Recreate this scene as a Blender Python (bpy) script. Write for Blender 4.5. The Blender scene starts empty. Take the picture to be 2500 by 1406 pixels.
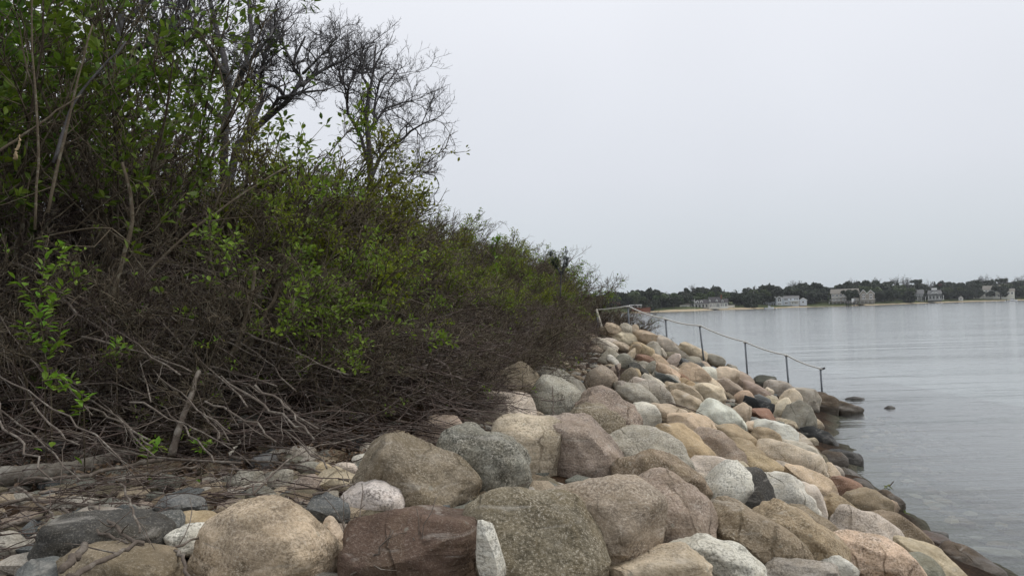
import bpy, bmesh, math, random
import numpy as np
from mathutils import Vector, Matrix

# ------------------------------------------------------------------ camera, light, exposure
SC = bpy.context.scene
COL = SC.collection
R_ = math.radians
FPX = 1944.0
EYE = np.array([0.0, 0.0, 3.05])
PITCH, ROLL = R_(1.65), R_(1.6)
CAMROT = Matrix.Rotation(R_(90) + PITCH, 3, 'X') @ Matrix.Rotation(-ROLL, 3, 'Z')
cam_d = bpy.data.cameras.new('camera')
cam_d.sensor_width = 36.0
cam_d.lens = 36.0 * FPX / 2500.0
cam_d.clip_start = 0.05
cam_d.clip_end = 8000
cam = bpy.data.objects.new('camera', cam_d)
COL.objects.link(cam)
cam.matrix_world = Matrix.Translation(Vector(EYE)) @ CAMROT.to_4x4()
SC.camera = cam

SUN_EL, SUN_AZ = R_(52), R_(70)          # azimuth measured from +Y towards +X
world = bpy.data.worlds.new("World")
SC.world = world
world.use_nodes = True
wn = world.node_tree
wn.nodes.clear()
def wnode(t, **k):
    n = wn.nodes.new(t)
    for a, b in k.items():
        setattr(n, a, b)
    return n
w_out = wnode('ShaderNodeOutputWorld')
w_bg = wnode('ShaderNodeBackground')
w_bg.inputs['Strength'].default_value = 0.1
w_sky = wnode('ShaderNodeTexSky')
w_sky.sky_type = 'NISHITA'
w_sky.sun_disc = False
w_sky.sun_elevation = SUN_EL
w_sky.sun_rotation = SUN_AZ
w_sky.air_density = 1.0
w_sky.dust_density = 4.0
w_tc = wnode('ShaderNodeTexCoord')
w_sep = wnode('ShaderNodeSeparateXYZ')
w_ramp = wnode('ShaderNodeValToRGB')
cr = w_ramp.color_ramp
cr.elements[0].position = 0.0
cr.elements[0].color = (0.606, 0.665, 0.712, 1)
cr.elements[1].position = 1.0
cr.elements[1].color = (0.98, 1.0, 1.04, 1)
for p, c in ((0.06, (0.66, 0.715, 0.765, 1)), (0.16, (0.76, 0.79, 0.85, 1)), (0.36, (0.87, 0.89, 0.945, 1))):
    e = cr.elements.new(p)
    e.color = c
w_cl = wnode('ShaderNodeTexNoise')
w_cl.inputs['Scale'].default_value = 1.6
w_cl.inputs['Detail'].default_value = 3.0
w_mr = wnode('ShaderNodeMapRange')
w_mr.inputs['From Min'].default_value = 0.3
w_mr.inputs['From Max'].default_value = 0.7
w_mr.inputs['To Min'].default_value = 9.5
w_mr.inputs['To Max'].default_value = 10.4
w_mul = wnode('ShaderNodeVectorMath', operation='SCALE')
w_mix = wnode('ShaderNodeMix', data_type='RGBA')
w_mix.inputs[0].default_value = 0.93
L = wn.links.new
L(w_tc.outputs['Generated'], w_sep.inputs[0])
L(w_sep.outputs['Z'], w_ramp.inputs[0])
L(w_tc.outputs['Generated'], w_cl.inputs['Vector'])
L(w_cl.outputs['Fac'], w_mr.inputs['Value'])
L(w_ramp.outputs[0], w_mul.inputs[0])
L(w_mr.outputs[0], w_mul.inputs['Scale'])
L(w_sky.outputs[0], w_mix.inputs[6])
L(w_mul.outputs[0], w_mix.inputs[7])
L(w_mix.outputs[2], w_bg.inputs['Color'])
L(w_bg.outputs[0], w_out.inputs[0])

sun_d = bpy.data.lights.new('sun', 'SUN')
sun_d.energy = 1.25
sun_d.angle = R_(25)
sun_d.color = (1.0, 0.97, 0.93)
sun = bpy.data.objects.new('sun', sun_d)
COL.objects.link(sun)
sdir = Vector((math.sin(SUN_AZ) * math.cos(SUN_EL), math.cos(SUN_AZ) * math.cos(SUN_EL), math.sin(SUN_EL)))
sun.rotation_euler = sdir.to_track_quat('Z', 'Y').to_euler()
sun.location = (30, 10, 40)

SC.view_settings.view_transform = 'Standard'
SC.view_settings.look = 'None'
SC.view_settings.exposure = 0.0
SC.view_settings.gamma = 1.0
SC.view_settings.use_curve_mapping = False
SC.render.engine = 'CYCLES'
SC.cycles.use_denoising = True
SC.cycles.max_bounces = 6
SC.cycles.diffuse_bounces = 3
SC.cycles.glossy_bounces = 3
SC.cycles.transparent_max_bounces = 12
SC.cycles.volume_bounces = 0
SC.cycles.caustics_reflective = False
SC.cycles.caustics_refractive = False

# ------------------------------------------------------------------ pixel <-> world (photograph is 2500 x 1406)
CM = np.array(CAMROT)
def ray(px, py):
    d = CM @ np.array([(px - 1250.0) / FPX, -(py - 703.0) / FPX, -1.0])
    return d / np.linalg.norm(d)
def at(px, py, Y):
    d = ray(px, py)
    return EYE + d * (Y / d[1])
def on_plane(px, py, z=0.0):
    d = ray(px, py)
    return EYE + d * ((z - EYE[2]) / d[2])

# ------------------------------------------------------------------ helpers
rng = np.random.default_rng(7)
random.seed(7)
def h3(ix, iy, iz, seed):
    n = (ix * 374761393 + iy * 668265263 + iz * 2147483647 + seed * 1274126177) & 0xFFFFFFFF
    n = ((n ^ (n >> 13)) * 1274126177) & 0xFFFFFFFF
    n = (n ^ (n >> 16)) & 0xFFFFFFFF
    return n.astype(np.float64) / 4294967295.0
def vnoise(P, seed=0):
    P = np.asarray(P, float)
    i = np.floor(P).astype(np.int64)
    f = P - i
    f = f * f * f * (f * (f * 6 - 15) + 10)
    x, y, z = i[..., 0], i[..., 1], i[..., 2]
    r = 0
    for dx in (0, 1):
        for dy in (0, 1):
            for dz in (0, 1):
                w = (f[..., 0] if dx else 1 - f[..., 0]) * (f[..., 1] if dy else 1 - f[..., 1]) * (f[..., 2] if dz else 1 - f[..., 2])
                r = r + w * h3(x + dx, y + dy, z + dz, seed)
    return r * 2 - 1
def unit(v):
    return v / np.maximum(np.linalg.norm(v, axis=-1, keepdims=True), 1e-9)

def new_mesh(name, V, faces_flat, loop_tot, smooth=True, mat=None):
    me = bpy.data.meshes.new(name)
    V = np.asarray(V, np.float32)
    loop_tot = np.asarray(loop_tot, np.int32)
    faces_flat = np.asarray(faces_flat, np.int32)
    me.vertices.add(len(V))
    me.vertices.foreach_set('co', V.ravel())
    me.loops.add(len(faces_flat))
    me.loops.foreach_set('vertex_index', faces_flat)
    me.polygons.add(len(loop_tot))
    ls = np.concatenate([[0], np.cumsum(loop_tot)[:-1]]).astype(np.int32)
    me.polygons.foreach_set('loop_start', ls)
    me.polygons.foreach_set('loop_total', loop_tot)
    me.polygons.foreach_set('use_smooth', np.full(len(loop_tot), smooth, bool))
    me.update(calc_edges=True)
    me.validate(verbose=False)
    if mat:
        me.materials.append(mat)
    return me
def link(name, me, parent=None, loc=None):
    o = bpy.data.objects.new(name, me)
    COL.objects.link(o)
    if parent is not None:
        o.parent = parent
    if loc is not None:
        o.location = loc
    return o
def tag(o, label=None, cat=None, group=None, kind=None):
    for k, v in (('label', label), ('category', cat), ('group', group), ('kind', kind)):
        if v:
            o[k] = v
    return o
def thing(name, label, cat, loc=(0, 0, 0), rz=0.0, group=None):
    o = bpy.data.objects.new(name, None)
    COL.objects.link(o)
    o.empty_display_size = 0.1
    o.location = loc
    o.rotation_euler = (0, 0, rz)
    return tag(o, label, cat, group)
def copy_tree(o, parent=None):
    c = o.copy()
    COL.objects.link(c)
    c.parent = parent
    for ch in list(o.children):
        copy_tree(ch, c)
    return c

class Tubes:
    def __init__(s):
        s.b = []
    def add(s, P, R, m=3):
        P = np.asarray(P, float)
        R = np.asarray(R, float)
        if P.ndim == 2:
            P, R = P[None], R[None]
        if len(P):
            s.b.append((P, R, m))
        return s
    def mesh(s, name, mat):
        Vs, Fs, Ts, off = [], [], [], 0
        for P, R, m in s.b:
            N, k, _ = P.shape
            T = np.empty_like(P)
            T[:, 1:-1] = P[:, 2:] - P[:, :-2]
            T[:, 0] = P[:, 1] - P[:, 0]
            T[:, -1] = P[:, -1] - P[:, -2]
            T = unit(T)
            ref = np.where(np.abs(T[:, :1, 2:3]) > 0.8, np.array([1.0, 0.1, 0]), np.array([0.1, 0.0, 1.0]))
            A = unit(np.cross(T, np.broadcast_to(ref, T.shape)))
            B = np.cross(T, A)
            a = np.arange(m) * 2 * math.pi / m
            V = P[:, :, None] + R[:, :, None, None] * (np.cos(a)[None, None, :, None] * A[:, :, None] + np.sin(a)[None, None, :, None] * B[:, :, None])
            idx = np.arange(N * k * m).reshape(N, k, m) + off
            j = np.roll(idx, -1, axis=2)
            q = np.stack([idx[:, :-1], j[:, :-1], j[:, 1:], idx[:, 1:]], -1).reshape(-1, 4)
            Vs.append(V.reshape(-1, 3))
            Fs.append(q.ravel())
            Ts.append(np.full(len(q), 4))
            off += N * k * m
            caps = idx[:, -1, ::1].reshape(-1, m)
            Fs.append(caps.ravel())
            Ts.append(np.full(len(caps), m))
            cap0 = idx[:, 0, ::-1].reshape(-1, m)
            Fs.append(cap0.ravel())
            Ts.append(np.full(len(cap0), m))
        return new_mesh(name, np.concatenate(Vs), np.concatenate(Fs), np.concatenate(Ts), True, mat)

def grow(S, D, Ln, k, r0, r1, wig, g, trop=(0, 0, 0), power=1.0):
    S = np.asarray(S, float)
    D = unit(np.asarray(D, float))
    N = len(S)
    Ln = np.broadcast_to(np.asarray(Ln, float), (N,))
    P = np.empty((N, k, 3))
    P[:, 0] = S
    trop = np.asarray(trop, float)
    st = (Ln / (k - 1))[:, None]
    for i in range(1, k):
        D = unit(D + wig * g.normal(size=(N, 3)) + trop)
        P[:, i] = P[:, i - 1] + D * st
    t = np.linspace(0, 1, k) ** power
    r0 = np.broadcast_to(np.asarray(r0, float), (N,))[:, None]
    r1 = np.broadcast_to(np.asarray(r1, float), (N,))[:, None]
    return P, r0 * (1 - t) + r1 * t
def sprout(P, R, n, t0, t1, ang, angj, g):
    N, k, _ = P.shape
    idx = np.repeat(np.arange(N), n)
    t = g.uniform(t0, t1, len(idx))
    x = t * (k - 1)
    i = np.minimum(x.astype(int), k - 2)
    f = (x - i)[:, None]
    pos = P[idx, i] * (1 - f) + P[idx, i + 1] * f
    rad = R[idx, i] * (1 - f[:, 0]) + R[idx, i + 1] * f[:, 0]
    T = unit(P[idx, i + 1] - P[idx, i])
    perp = unit(np.cross(T, g.normal(size=T.shape)))
    a = np.clip(g.normal(ang, angj, len(idx)), 0.1, 1.7)[:, None]
    return pos, unit(np.cos(a) * T + np.sin(a) * perp), rad, idx, t

LEAF = np.array([[0, 0, 0], [0.30, 0.22, 0.05], [0.62, 0.25, 0.04], [1, 0, -0.10], [0.62, -0.25, 0.04], [0.30, -0.22, 0.05], [0.5, 0, -0.06]])
LEAF_F = [(0, 5, 6), (5, 4, 6), (4, 3, 6), (3, 2, 6), (2, 1, 6), (1, 0, 6)]
def leaves_mesh(name, pos, dirs, size, mat, g, flop=0.5, tmpl=LEAF, tf=LEAF_F):
    N = len(pos)
    X = unit(dirs + g.normal(size=(N, 3)) * 0.35)
    up = np.broadcast_to(np.array([0, 0, 1.0]), X.shape) + g.normal(size=(N, 3)) * flop
    Y = unit(np.cross(up, X))
    Z = np.cross(X, Y)
    s = np.broadcast_to(size, (N,))[:, None, None]
    V = pos[:, None] + s * (tmpl[None, :, 0:1] * X[:, None] + tmpl[None, :, 1:2] * Y[:, None] + tmpl[None, :, 2:3] * Z[:, None])
    nv = len(tmpl)
    F = (np.array(tf)[None] + (np.arange(N) * nv)[:, None, None]).reshape(-1, 3)
    return new_mesh(name, V.reshape(-1, 3), F.ravel(), np.full(len(F), 3), False, mat)

# ------------------------------------------------------------------ materials
def mat_new(name):
    m = bpy.data.materials.new(name)
    m.use_nodes = True
    nt = m.node_tree
    nt.nodes.clear()
    return m, nt
class NB:
    def __init__(s, nt):
        s.nt = nt
    def n(s, t, **k):
        n = s.nt.nodes.new(t)
        for a, b in k.items():
            setattr(n, a, b)
        return n
    def l(s, a, b):
        s.nt.links.new(a, b)
    def val(s, sock, v):
        if isinstance(v, (int, float, tuple, list)):
            sock.default_value = v
        else:
            s.l(v, sock)
    def noise(s, vec, scale, detail=4.0, rough=0.55, dist=0.0):
        n = s.n('ShaderNodeTexNoise')
        s.l(vec, n.inputs['Vector'])
        n.inputs['Scale'].default_value = scale
        n.inputs['Detail'].default_value = detail
        n.inputs['Roughness'].default_value = rough
        n.inputs['Distortion'].default_value = dist
        return n.outputs['Fac']
    def mr(s, v, a, b, c=0.0, d=1.0, smooth=False):
        n = s.n('ShaderNodeMapRange')
        if smooth:
            n.interpolation_type = 'SMOOTHSTEP'
        s.val(n.inputs['Value'], v)
        for nm, x in (('From Min', a), ('From Max', b), ('To Min', c), ('To Max', d)):
            s.val(n.inputs[nm], x)
        return n.outputs[0]
    def mix(s, fac, a, b, bt='MIX'):
        n = s.n('ShaderNodeMix', data_type='RGBA', blend_type=bt)
        s.val(n.inputs[0], fac)
        s.val(n.inputs[6], a)
        s.val(n.inputs[7], b)
        return n.outputs[2]
    def math(s, op, a, b=0.0, c=None):
        n = s.n('ShaderNodeMath', operation=op)
        s.val(n.inputs[0], a)
        s.val(n.inputs[1], b)
        if c is not None:
            s.val(n.inputs[2], c)
        return n.outputs[0]
    def bump(s, h, strength, dist, normal=None):
        n = s.n('ShaderNodeBump')
        n.inputs['Strength'].default_value = strength
        n.inputs['Distance'].default_value = dist
        s.l(h, n.inputs['Height'])
        if normal is not None:
            s.l(normal, n.inputs['Normal'])
        return n.outputs[0]
    def out(s, sh):
        o = s.n('ShaderNodeOutputMaterial')
        s.l(sh, o.inputs['Surface'])
    def pbsdf(s, base, rough=0.8, spec=0.3, normal=None, metal=0.0):
        p = s.n('ShaderNodeBsdfPrincipled')
        s.val(p.inputs['Base Color'], base)
        s.val(p.inputs['Roughness'], rough)
        s.val(p.inputs['Specular IOR Level'], spec)
        s.val(p.inputs['Metallic'], metal)
        if normal is not None:
            s.l(normal, p.inputs['Normal'])
        return p.outputs[0]

def c4(c):
    return (c[0], c[1], c[2], 1.0)

def rock_material():
    m, nt = mat_new('granite_rock')
    b = NB(nt)
    tc = b.n('ShaderNodeTexCoord')
    oi = b.n('ShaderNodeObjectInfo')
    off = b.n('ShaderNodeVectorMath', operation='SCALE')
    off.inputs[0].default_value = (37.0, 71.0, 113.0)
    b.l(oi.outputs['Random'], off.inputs['Scale'])
    ad = b.n('ShaderNodeVectorMath', operation='ADD')
    b.l(tc.outputs['Object'], ad.inputs[0])
    b.l(off.outputs[0], ad.inputs[1])
    v = ad.outputs[0]
    at_ = b.n('ShaderNodeAttribute', attribute_type='OBJECT', attribute_name='speckle')
    st = b.n('ShaderNodeAttribute', attribute_type='OBJECT', attribute_name='stain')
    big = b.noise(v, 2.6, 3, 0.6, 0.4)
    spk = b.math('MULTIPLY', at_.outputs['Fac'], b.mr(b.noise(v, 4.3, 3, 0.6), 0.36, 0.60, 0.45, 1.0))
    mid = b.noise(v, 11, 5, 0.62, 0.3)
    fine = b.noise(v, 62, 3, 0.65)
    gr = b.noise(v, 125, 2, 0.6)
    # mineral grains: pale feldspar and dark mica
    dark = b.mr(b.math('ADD', b.math('MULTIPLY', fine, 0.65), b.math('MULTIPLY', mid, 0.35)), 0.40, 0.54, 1.0, 0.0)
    pale = b.mr(b.math('ADD', b.math('MULTIPLY', gr, 0.55), b.math('MULTIPLY', fine, 0.45)), 0.53, 0.63, 0.0, 1.0)
    col = oi.outputs['Color']
    hs = b.n('ShaderNodeHueSaturation')
    b.l(col, hs.inputs['Color'])
    b.l(b.mr(big, 0.3, 0.7, 0.66, 1.2), hs.inputs['Value'])
    hs.inputs['Saturation'].default_value = 1.0
    base = hs.outputs[0]
    base = b.mix(b.math('MULTIPLY', b.mr(mid, 0.42, 0.62), 0.35), base, b.mix(1.0, base, (0.62, 0.57, 0.47, 1), 'MULTIPLY'))
    # ochre / olive weather stain in patches
    stn = b.noise(v, 3.8, 4, 0.65, 0.8)
    base = b.mix(b.math('MULTIPLY', b.mr(stn, 0.47, 0.60), st.outputs['Fac']), base, b.mix(0.65, base, (0.15, 0.115, 0.06, 1)))
    base = b.mix(b.math('MULTIPLY', dark, b.math('MULTIPLY', spk, 0.95)), base, b.mix(1.0, base, (0.22, 0.21, 0.19, 1), 'MULTIPLY'))
    base = b.mix(b.math('MULTIPLY', pale, b.math('MULTIPLY', spk, 0.65)), base, (0.72, 0.66, 0.56, 1))
    # broad veins and rain streaks that follow each stone's own grain
    gv = b.n('ShaderNodeMapping')
    gv.inputs['Rotation'].default_value = (0.3, 0.9, 0.2)
    gv.inputs['Scale'].default_value = (1.6, 1.6, 9.0)
    b.l(v, gv.inputs['Vector'])
    band = b.noise(gv.outputs[0], 1.5, 5, 0.65, 0.8)
    base = b.mix(b.mr(band, 0.52, 0.68, 0, 0.42), base, b.mix(1.0, base, (0.55, 0.50, 0.43, 1), 'MULTIPLY'))
    base = b.mix(b.mr(band, 0.30, 0.42, 0.30, 0), base, (0.66, 0.62, 0.55, 1))
    # lichen dots
    vo = b.n('ShaderNodeTexVoronoi')
    vo.inputs['Scale'].default_value = 9.0
    b.l(v, vo.inputs['Vector'])
    li = b.math('MULTIPLY', b.mr(vo.outputs['Distance'], 0.10, 0.17, 1.0, 0.0), b.mr(big, 0.52, 0.6))
    base = b.mix(b.math('MULTIPLY', li, 0.35), base, (0.36, 0.37, 0.31, 1))
    # thin dark seams
    wv = b.n('ShaderNodeTexWave')
    wv.inputs['Scale'].default_value = 1.3
    wv.inputs['Distortion'].default_value = 9.0
    wv.inputs['Detail'].default_value = 3.0
    wv.inputs['Detail Scale'].default_value = 1.4
    b.l(v, wv.inputs['Vector'])
    seam = b.mr(wv.outputs['Fac'], 0.0, 0.035, 1.0, 0.0)
    seam = b.math('MULTIPLY', seam, b.mr(b.noise(v, 1.9, 2), 0.5, 0.62))
    base = b.mix(b.math('MULTIPLY', seam, 0.55), base, b.mix(1.0, base, (0.3, 0.27, 0.22, 1), 'MULTIPLY'))
    # tide line: weed and damp on whatever the sea reaches
    geo = b.n('ShaderNodeNewGeometry')
    sp = b.n('ShaderNodeSeparateXYZ')
    b.l(geo.outputs['Position'], sp.inputs[0])
    zz = b.math('ADD', sp.outputs['Z'], b.math('MULTIPLY', b.math('SUBTRACT', mid, 0.5), -0.35))
    wet = b.mr(zz, 0.15, 0.36, 1.0, 0.0, True)
    base = b.mix(b.math('MULTIPLY', wet, 0.75), base, b.mix(0.6, b.mix(1.0, base, (0.25, 0.22, 0.17, 1), 'MULTIPLY'), (0.055, 0.044, 0.03, 1)))
    hgt = b.math('ADD', b.math('ADD', b.math('MULTIPLY', mid, 0.8), b.math('MULTIPLY', band, 0.6)), b.math('MULTIPLY', fine, 0.22))
    hgt = b.math('SUBTRACT', hgt, b.math('MULTIPLY', seam, 0.35))
    nrm = b.bump(hgt, 0.75, 0.04)
    b.out(b.pbsdf(base, b.mr(wet, 0, 1, 0.88, 0.45), b.mr(wet, 0, 1, 0.18, 0.4), nrm))
    return m

def bark_material(name, c1, c2, c3, scale=14.0, per_island=True):
    m, nt = mat_new(name)
    b = NB(nt)
    geo = b.n('ShaderNodeNewGeometry')
    tc = b.n('ShaderNodeTexCoord')
    v = tc.outputs['Object']
    n1 = b.noise(v, scale, 4, 0.6)
    n2 = b.noise(v, scale * 5, 3, 0.6)
    base = b.mix(b.mr(geo.outputs['Random Per Island'], 0.1, 0.9), c4(c1), c4(c2))
    base = b.mix(b.math('MULTIPLY', b.mr(n1, 0.5, 0.66), 0.8), base, c4(c3))
    base = b.mix(b.mr(n2, 0.4, 0.6, 0.35, 0.0), base, b.mix(1.0, base, (0.4, 0.38, 0.36, 1), 'MULTIPLY'))
    b.out(b.pbsdf(base, 0.9, 0.15, b.bump(n2, 0.6, 0.01)))
    return m

def leaf_material(name, c1, c2, trans=0.35):
    m, nt = mat_new(name)
    b = NB(nt)
    geo = b.n('ShaderNodeNewGeometry')
    oi = b.n('ShaderNodeObjectInfo')
    tc = b.n('ShaderNodeTexCoord')
    n = b.noise(tc.outputs['Object'], 2.0, 3)
    f = b.math('ADD', b.math('MULTIPLY', geo.outputs['Random Per Island'], 0.6), b.math('MULTIPLY', b.mr(n, 0.3, 0.7), 0.4))
    base = b.mix(f, c4(c1), c4(c2))
    hs = b.n('ShaderNodeHueSaturation')
    b.l(base, hs.inputs['Color'])
    b.l(b.mr(oi.outputs['Random'], 0, 1, 0.485, 0.515), hs.inputs['Hue'])
    b.l(b.mr(oi.outputs['Random'], 0, 1, 0.8, 1.2), hs.inputs['Value'])
    d = b.pbsdf(hs.outputs[0], 0.55, 0.3)
    t = b.n('ShaderNodeBsdfTranslucent')
    b.l(hs.outputs[0], t.inputs['Color'])
    mx = b.n('ShaderNodeMixShader')
    mx.inputs[0].default_value = trans
    b.l(d, mx.inputs[1])
    b.l(t.outputs[0], mx.inputs[2])
    b.out(mx.outputs[0])
    return m

def plain_material(name, c, rough=0.7, var=0.25, scale=3.0, spec=0.3, metal=0.0, bump=0.2):
    m, nt = mat_new(name)
    b = NB(nt)
    tc = b.n('ShaderNodeTexCoord')
    n = b.noise(tc.outputs['Object'], scale, 5, 0.6)
    n2 = b.noise(tc.outputs['Object'], scale * 6, 3, 0.6)
    f = b.math('ADD', b.math('MULTIPLY', n, 0.6), b.math('MULTIPLY', n2, 0.4))
    base = b.mix(b.mr(f, 0.35, 0.65), tuple(x * (1 - var) for x in c) + (1,), tuple(min(1, x * (1 + var)) for x in c) + (1,))
    b.out(b.pbsdf(base, rough, spec, b.bump(n2, bump, 0.01), metal))
    return m

M_ROCK = rock_material()
M_STEM = bark_material('shrub_bark', (0.075, 0.058, 0.04), (0.175, 0.14, 0.097), (0.24, 0.22, 0.165))
M_TWIG = bark_material('purple_twig_bark', (0.06, 0.043, 0.037), (0.165, 0.125, 0.105), (0.30, 0.265, 0.235))
M_TREE = bark_material('grey_tree_bark', (0.085, 0.08, 0.083), (0.15, 0.14, 0.142), (0.21, 0.21, 0.205), 6.0)
M_DEAD = bark_material('dead_grey_wood', (0.08, 0.064, 0.052), (0.20, 0.165, 0.135), (0.33, 0.30, 0.255), 9.0)
M_BROWNTWIG = bark_material('red_brown_twigs', (0.10, 0.05, 0.03), (0.17, 0.09, 0.05), (0.2, 0.13, 0.09))
M_LEAF = leaf_material('green_leaf', (0.06, 0.11, 0.014), (0.27, 0.37, 0.04))
M_LEAFDK = leaf_material('deep_green_leaf', (0.04, 0.09, 0.012), (0.20, 0.30, 0.03))
M_LEAFYL = leaf_material('yellow_green_leaf', (0.10, 0.14, 0.012), (0.30, 0.33, 0.03))
M_LEAFBR = leaf_material('bright_new_leaf', (0.10, 0.22, 0.02), (0.24, 0.40, 0.04))
M_LITTER = leaf_material('dry_leaf', (0.075, 0.047, 0.03), (0.24, 0.165, 0.105), 0.1)
M_BROWN = leaf_material('brown_leaf', (0.06, 0.035, 0.018), (0.12, 0.07, 0.035), 0.2)
M_PINE = leaf_material('pine_needle', (0.012, 0.022, 0.014), (0.03, 0.045, 0.025), 0.1)
# ------------------------------------------------------------------ terrain
SHORE = np.array([(5.15, -10), (5.15, 4), (5.25, 8.7), (5.55, 11.5), (6.15, 14.5), (7.4, 18.6), (8.6, 21.8), (9.1, 23.2), (8.6, 24.8), (6.8, 27.2), (5.2, 30.5), (4.6, 38), (3, 50), (-3, 70), (-25, 100)], float)
SHORE_C = np.array([(-95, 100), (-95, -10)], float)
FRONT = np.array([(-16, 5.3), (-6, 6.7), (-3.6, 7.3), (-1.7, 7.9), (-0.6, 9.2), (0.30, 13), (1.35, 18), (2.05, 22), (3.1, 26), (3.7, 30), (3.4, 35), (1.5, 46), (-5, 66), (-27, 95)], float)
FRONT_C = np.array([(-95, 95), (-95, 5.3)], float)
def signed(PL, CL, X, Y):
    Q = np.stack([X, Y], -1).astype(float)
    d = np.full(X.shape, 1e9)
    for a, b in zip(PL[:-1], PL[1:]):
        ab = b - a
        t = np.clip(((Q - a) @ ab) / (ab @ ab), 0, 1)
        d = np.minimum(d, np.linalg.norm(Q - (a + t[..., None] * ab), axis=-1))
    poly = np.concatenate([PL, CL])
    ins = np.zeros(X.shape, bool)
    for a, b in zip(poly, np.roll(poly, -1, 0)):
        c = ((a[1] > Y) != (b[1] > Y))
        with np.errstate(divide='ignore', invalid='ignore'):
            xi = (b[0] - a[0]) * (Y - a[1]) / (b[1] - a[1] + 1e-12) + a[0]
        ins ^= c & (X < xi)
    return np.where(ins, d, -d)
def shore_d(X, Y):
    return signed(SHORE, SHORE_C, X, Y)
def front_s(X, Y):
    return signed(FRONT, FRONT_C, X, Y)
def terrain(X, Y):
    X = np.asarray(X, float)
    Y = np.asarray(Y, float)
    d = shore_d(X, Y)
    s = front_s(X, Y)
    a, b = 0.365 * d, 1.55 + 0.022 * np.minimum(d, 14) + 0.028 * np.clip(Y - 12, 0, 14)
    k = 0.25
    h = np.clip(0.5 + 0.5 * (b - a) / k, 0, 1)
    z = b * (1 - h) + a * h - k * h * (1 - h)
    z = np.where(d < 0, np.maximum(0.30 * d, -1.2 + 0.06 * np.minimum(d + 4, 0)), z)
    z = np.maximum(z, -3)
    sp = np.maximum(s, 0)
    z = z + 4.0 * (1 - np.exp(-sp * 0.62 / 4.0 * 1.1))
    n = vnoise(np.stack([X * 0.9, Y * 0.9, X * 0], -1), 3) * 0.07 + vnoise(np.stack([X * 3.1, Y * 3.1, X * 0], -1), 4) * 0.03
    return z + n
def hz(x, y):
    return float(terrain(np.array([x]), np.array([y]))[0])
_T = np.concatenate([np.linspace(2.5, 30, 700), np.linspace(30.2, 60, 150)])
def hit(px, py, lift=0.0, ymax=24.3):
    """depth (world y) at which the line of sight through a pixel meets the ground"""
    d = ray(px, py)
    t = _T / d[1]
    P = EYE[None] + d[None] * t[:, None]
    below = P[:, 2] < terrain(P[:, 0], P[:, 1]) + lift
    i = int(np.argmax(below)) if below.any() else len(_T) - 1
    return float(min(_T[i], ymax))

def grid_mesh(name, xs, ys, zf, mat):
    X, Y = np.meshgrid(xs, ys)
    Z = zf(X, Y)
    V = np.stack([X, Y, Z], -1).reshape(-1, 3)
    nx, ny = len(xs), len(ys)
    i = np.arange(nx * ny).reshape(ny, nx)
    q = np.stack([i[:-1, :-1], i[:-1, 1:], i[1:, 1:], i[1:, :-1]], -1).reshape(-1, 4)
    return new_mesh(name, V, q.ravel(), np.full(len(q), 4), True, mat)

def ground_material():
    m, nt = mat_new('litter_and_soil')
    b = NB(nt)
    geo = b.n('ShaderNodeNewGeometry')
    v = geo.outputs['Position']
    sp = b.n('ShaderNodeSeparateXYZ')
    b.l(v, sp.inputs[0])
    n1 = b.noise(v, 1.3, 4)
    n2 = b.noise(v, 24, 5, 0.7)
    n3 = b.noise(v, 70, 3, 0.7)
    base = b.mix(b.mr(n2, 0.35, 0.65), (0.022, 0.015, 0.011, 1), (0.085, 0.057, 0.038, 1))
    base = b.mix(b.mr(n1, 0.5, 0.65, 0, 0.7), base, b.mix(b.mr(n3, 0.4, 0.6), (0.055, 0.033, 0.02, 1), (0.18, 0.105, 0.06, 1)))
    sand = b.mix(b.mr(n2, 0.4, 0.6), (0.10, 0.105, 0.075, 1), (0.24, 0.235, 0.18, 1))
    base = b.mix(b.mr(sp.outputs['Z'], -0.05, 0.12, 1.0, 0.0), base, sand)
    b.out(b.pbsdf(base, 0.95, 0.1, b.bump(b.math('ADD', n2, n3), 1.0, 0.05)))
    return m
xs = np.concatenate([np.linspace(-90, -18, 25), np.arange(-17, 11.01, 0.25), np.linspace(12, 24, 9)])
ys = np.concatenate([np.arange(-9, 34, 0.25), np.linspace(34.5, 100, 50)])
ground = link('ground', grid_mesh('ground', xs, ys, terrain, ground_material()))
tag(ground, 'brown bank and shore ground beneath the brush and rocks', kind='structure')

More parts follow.
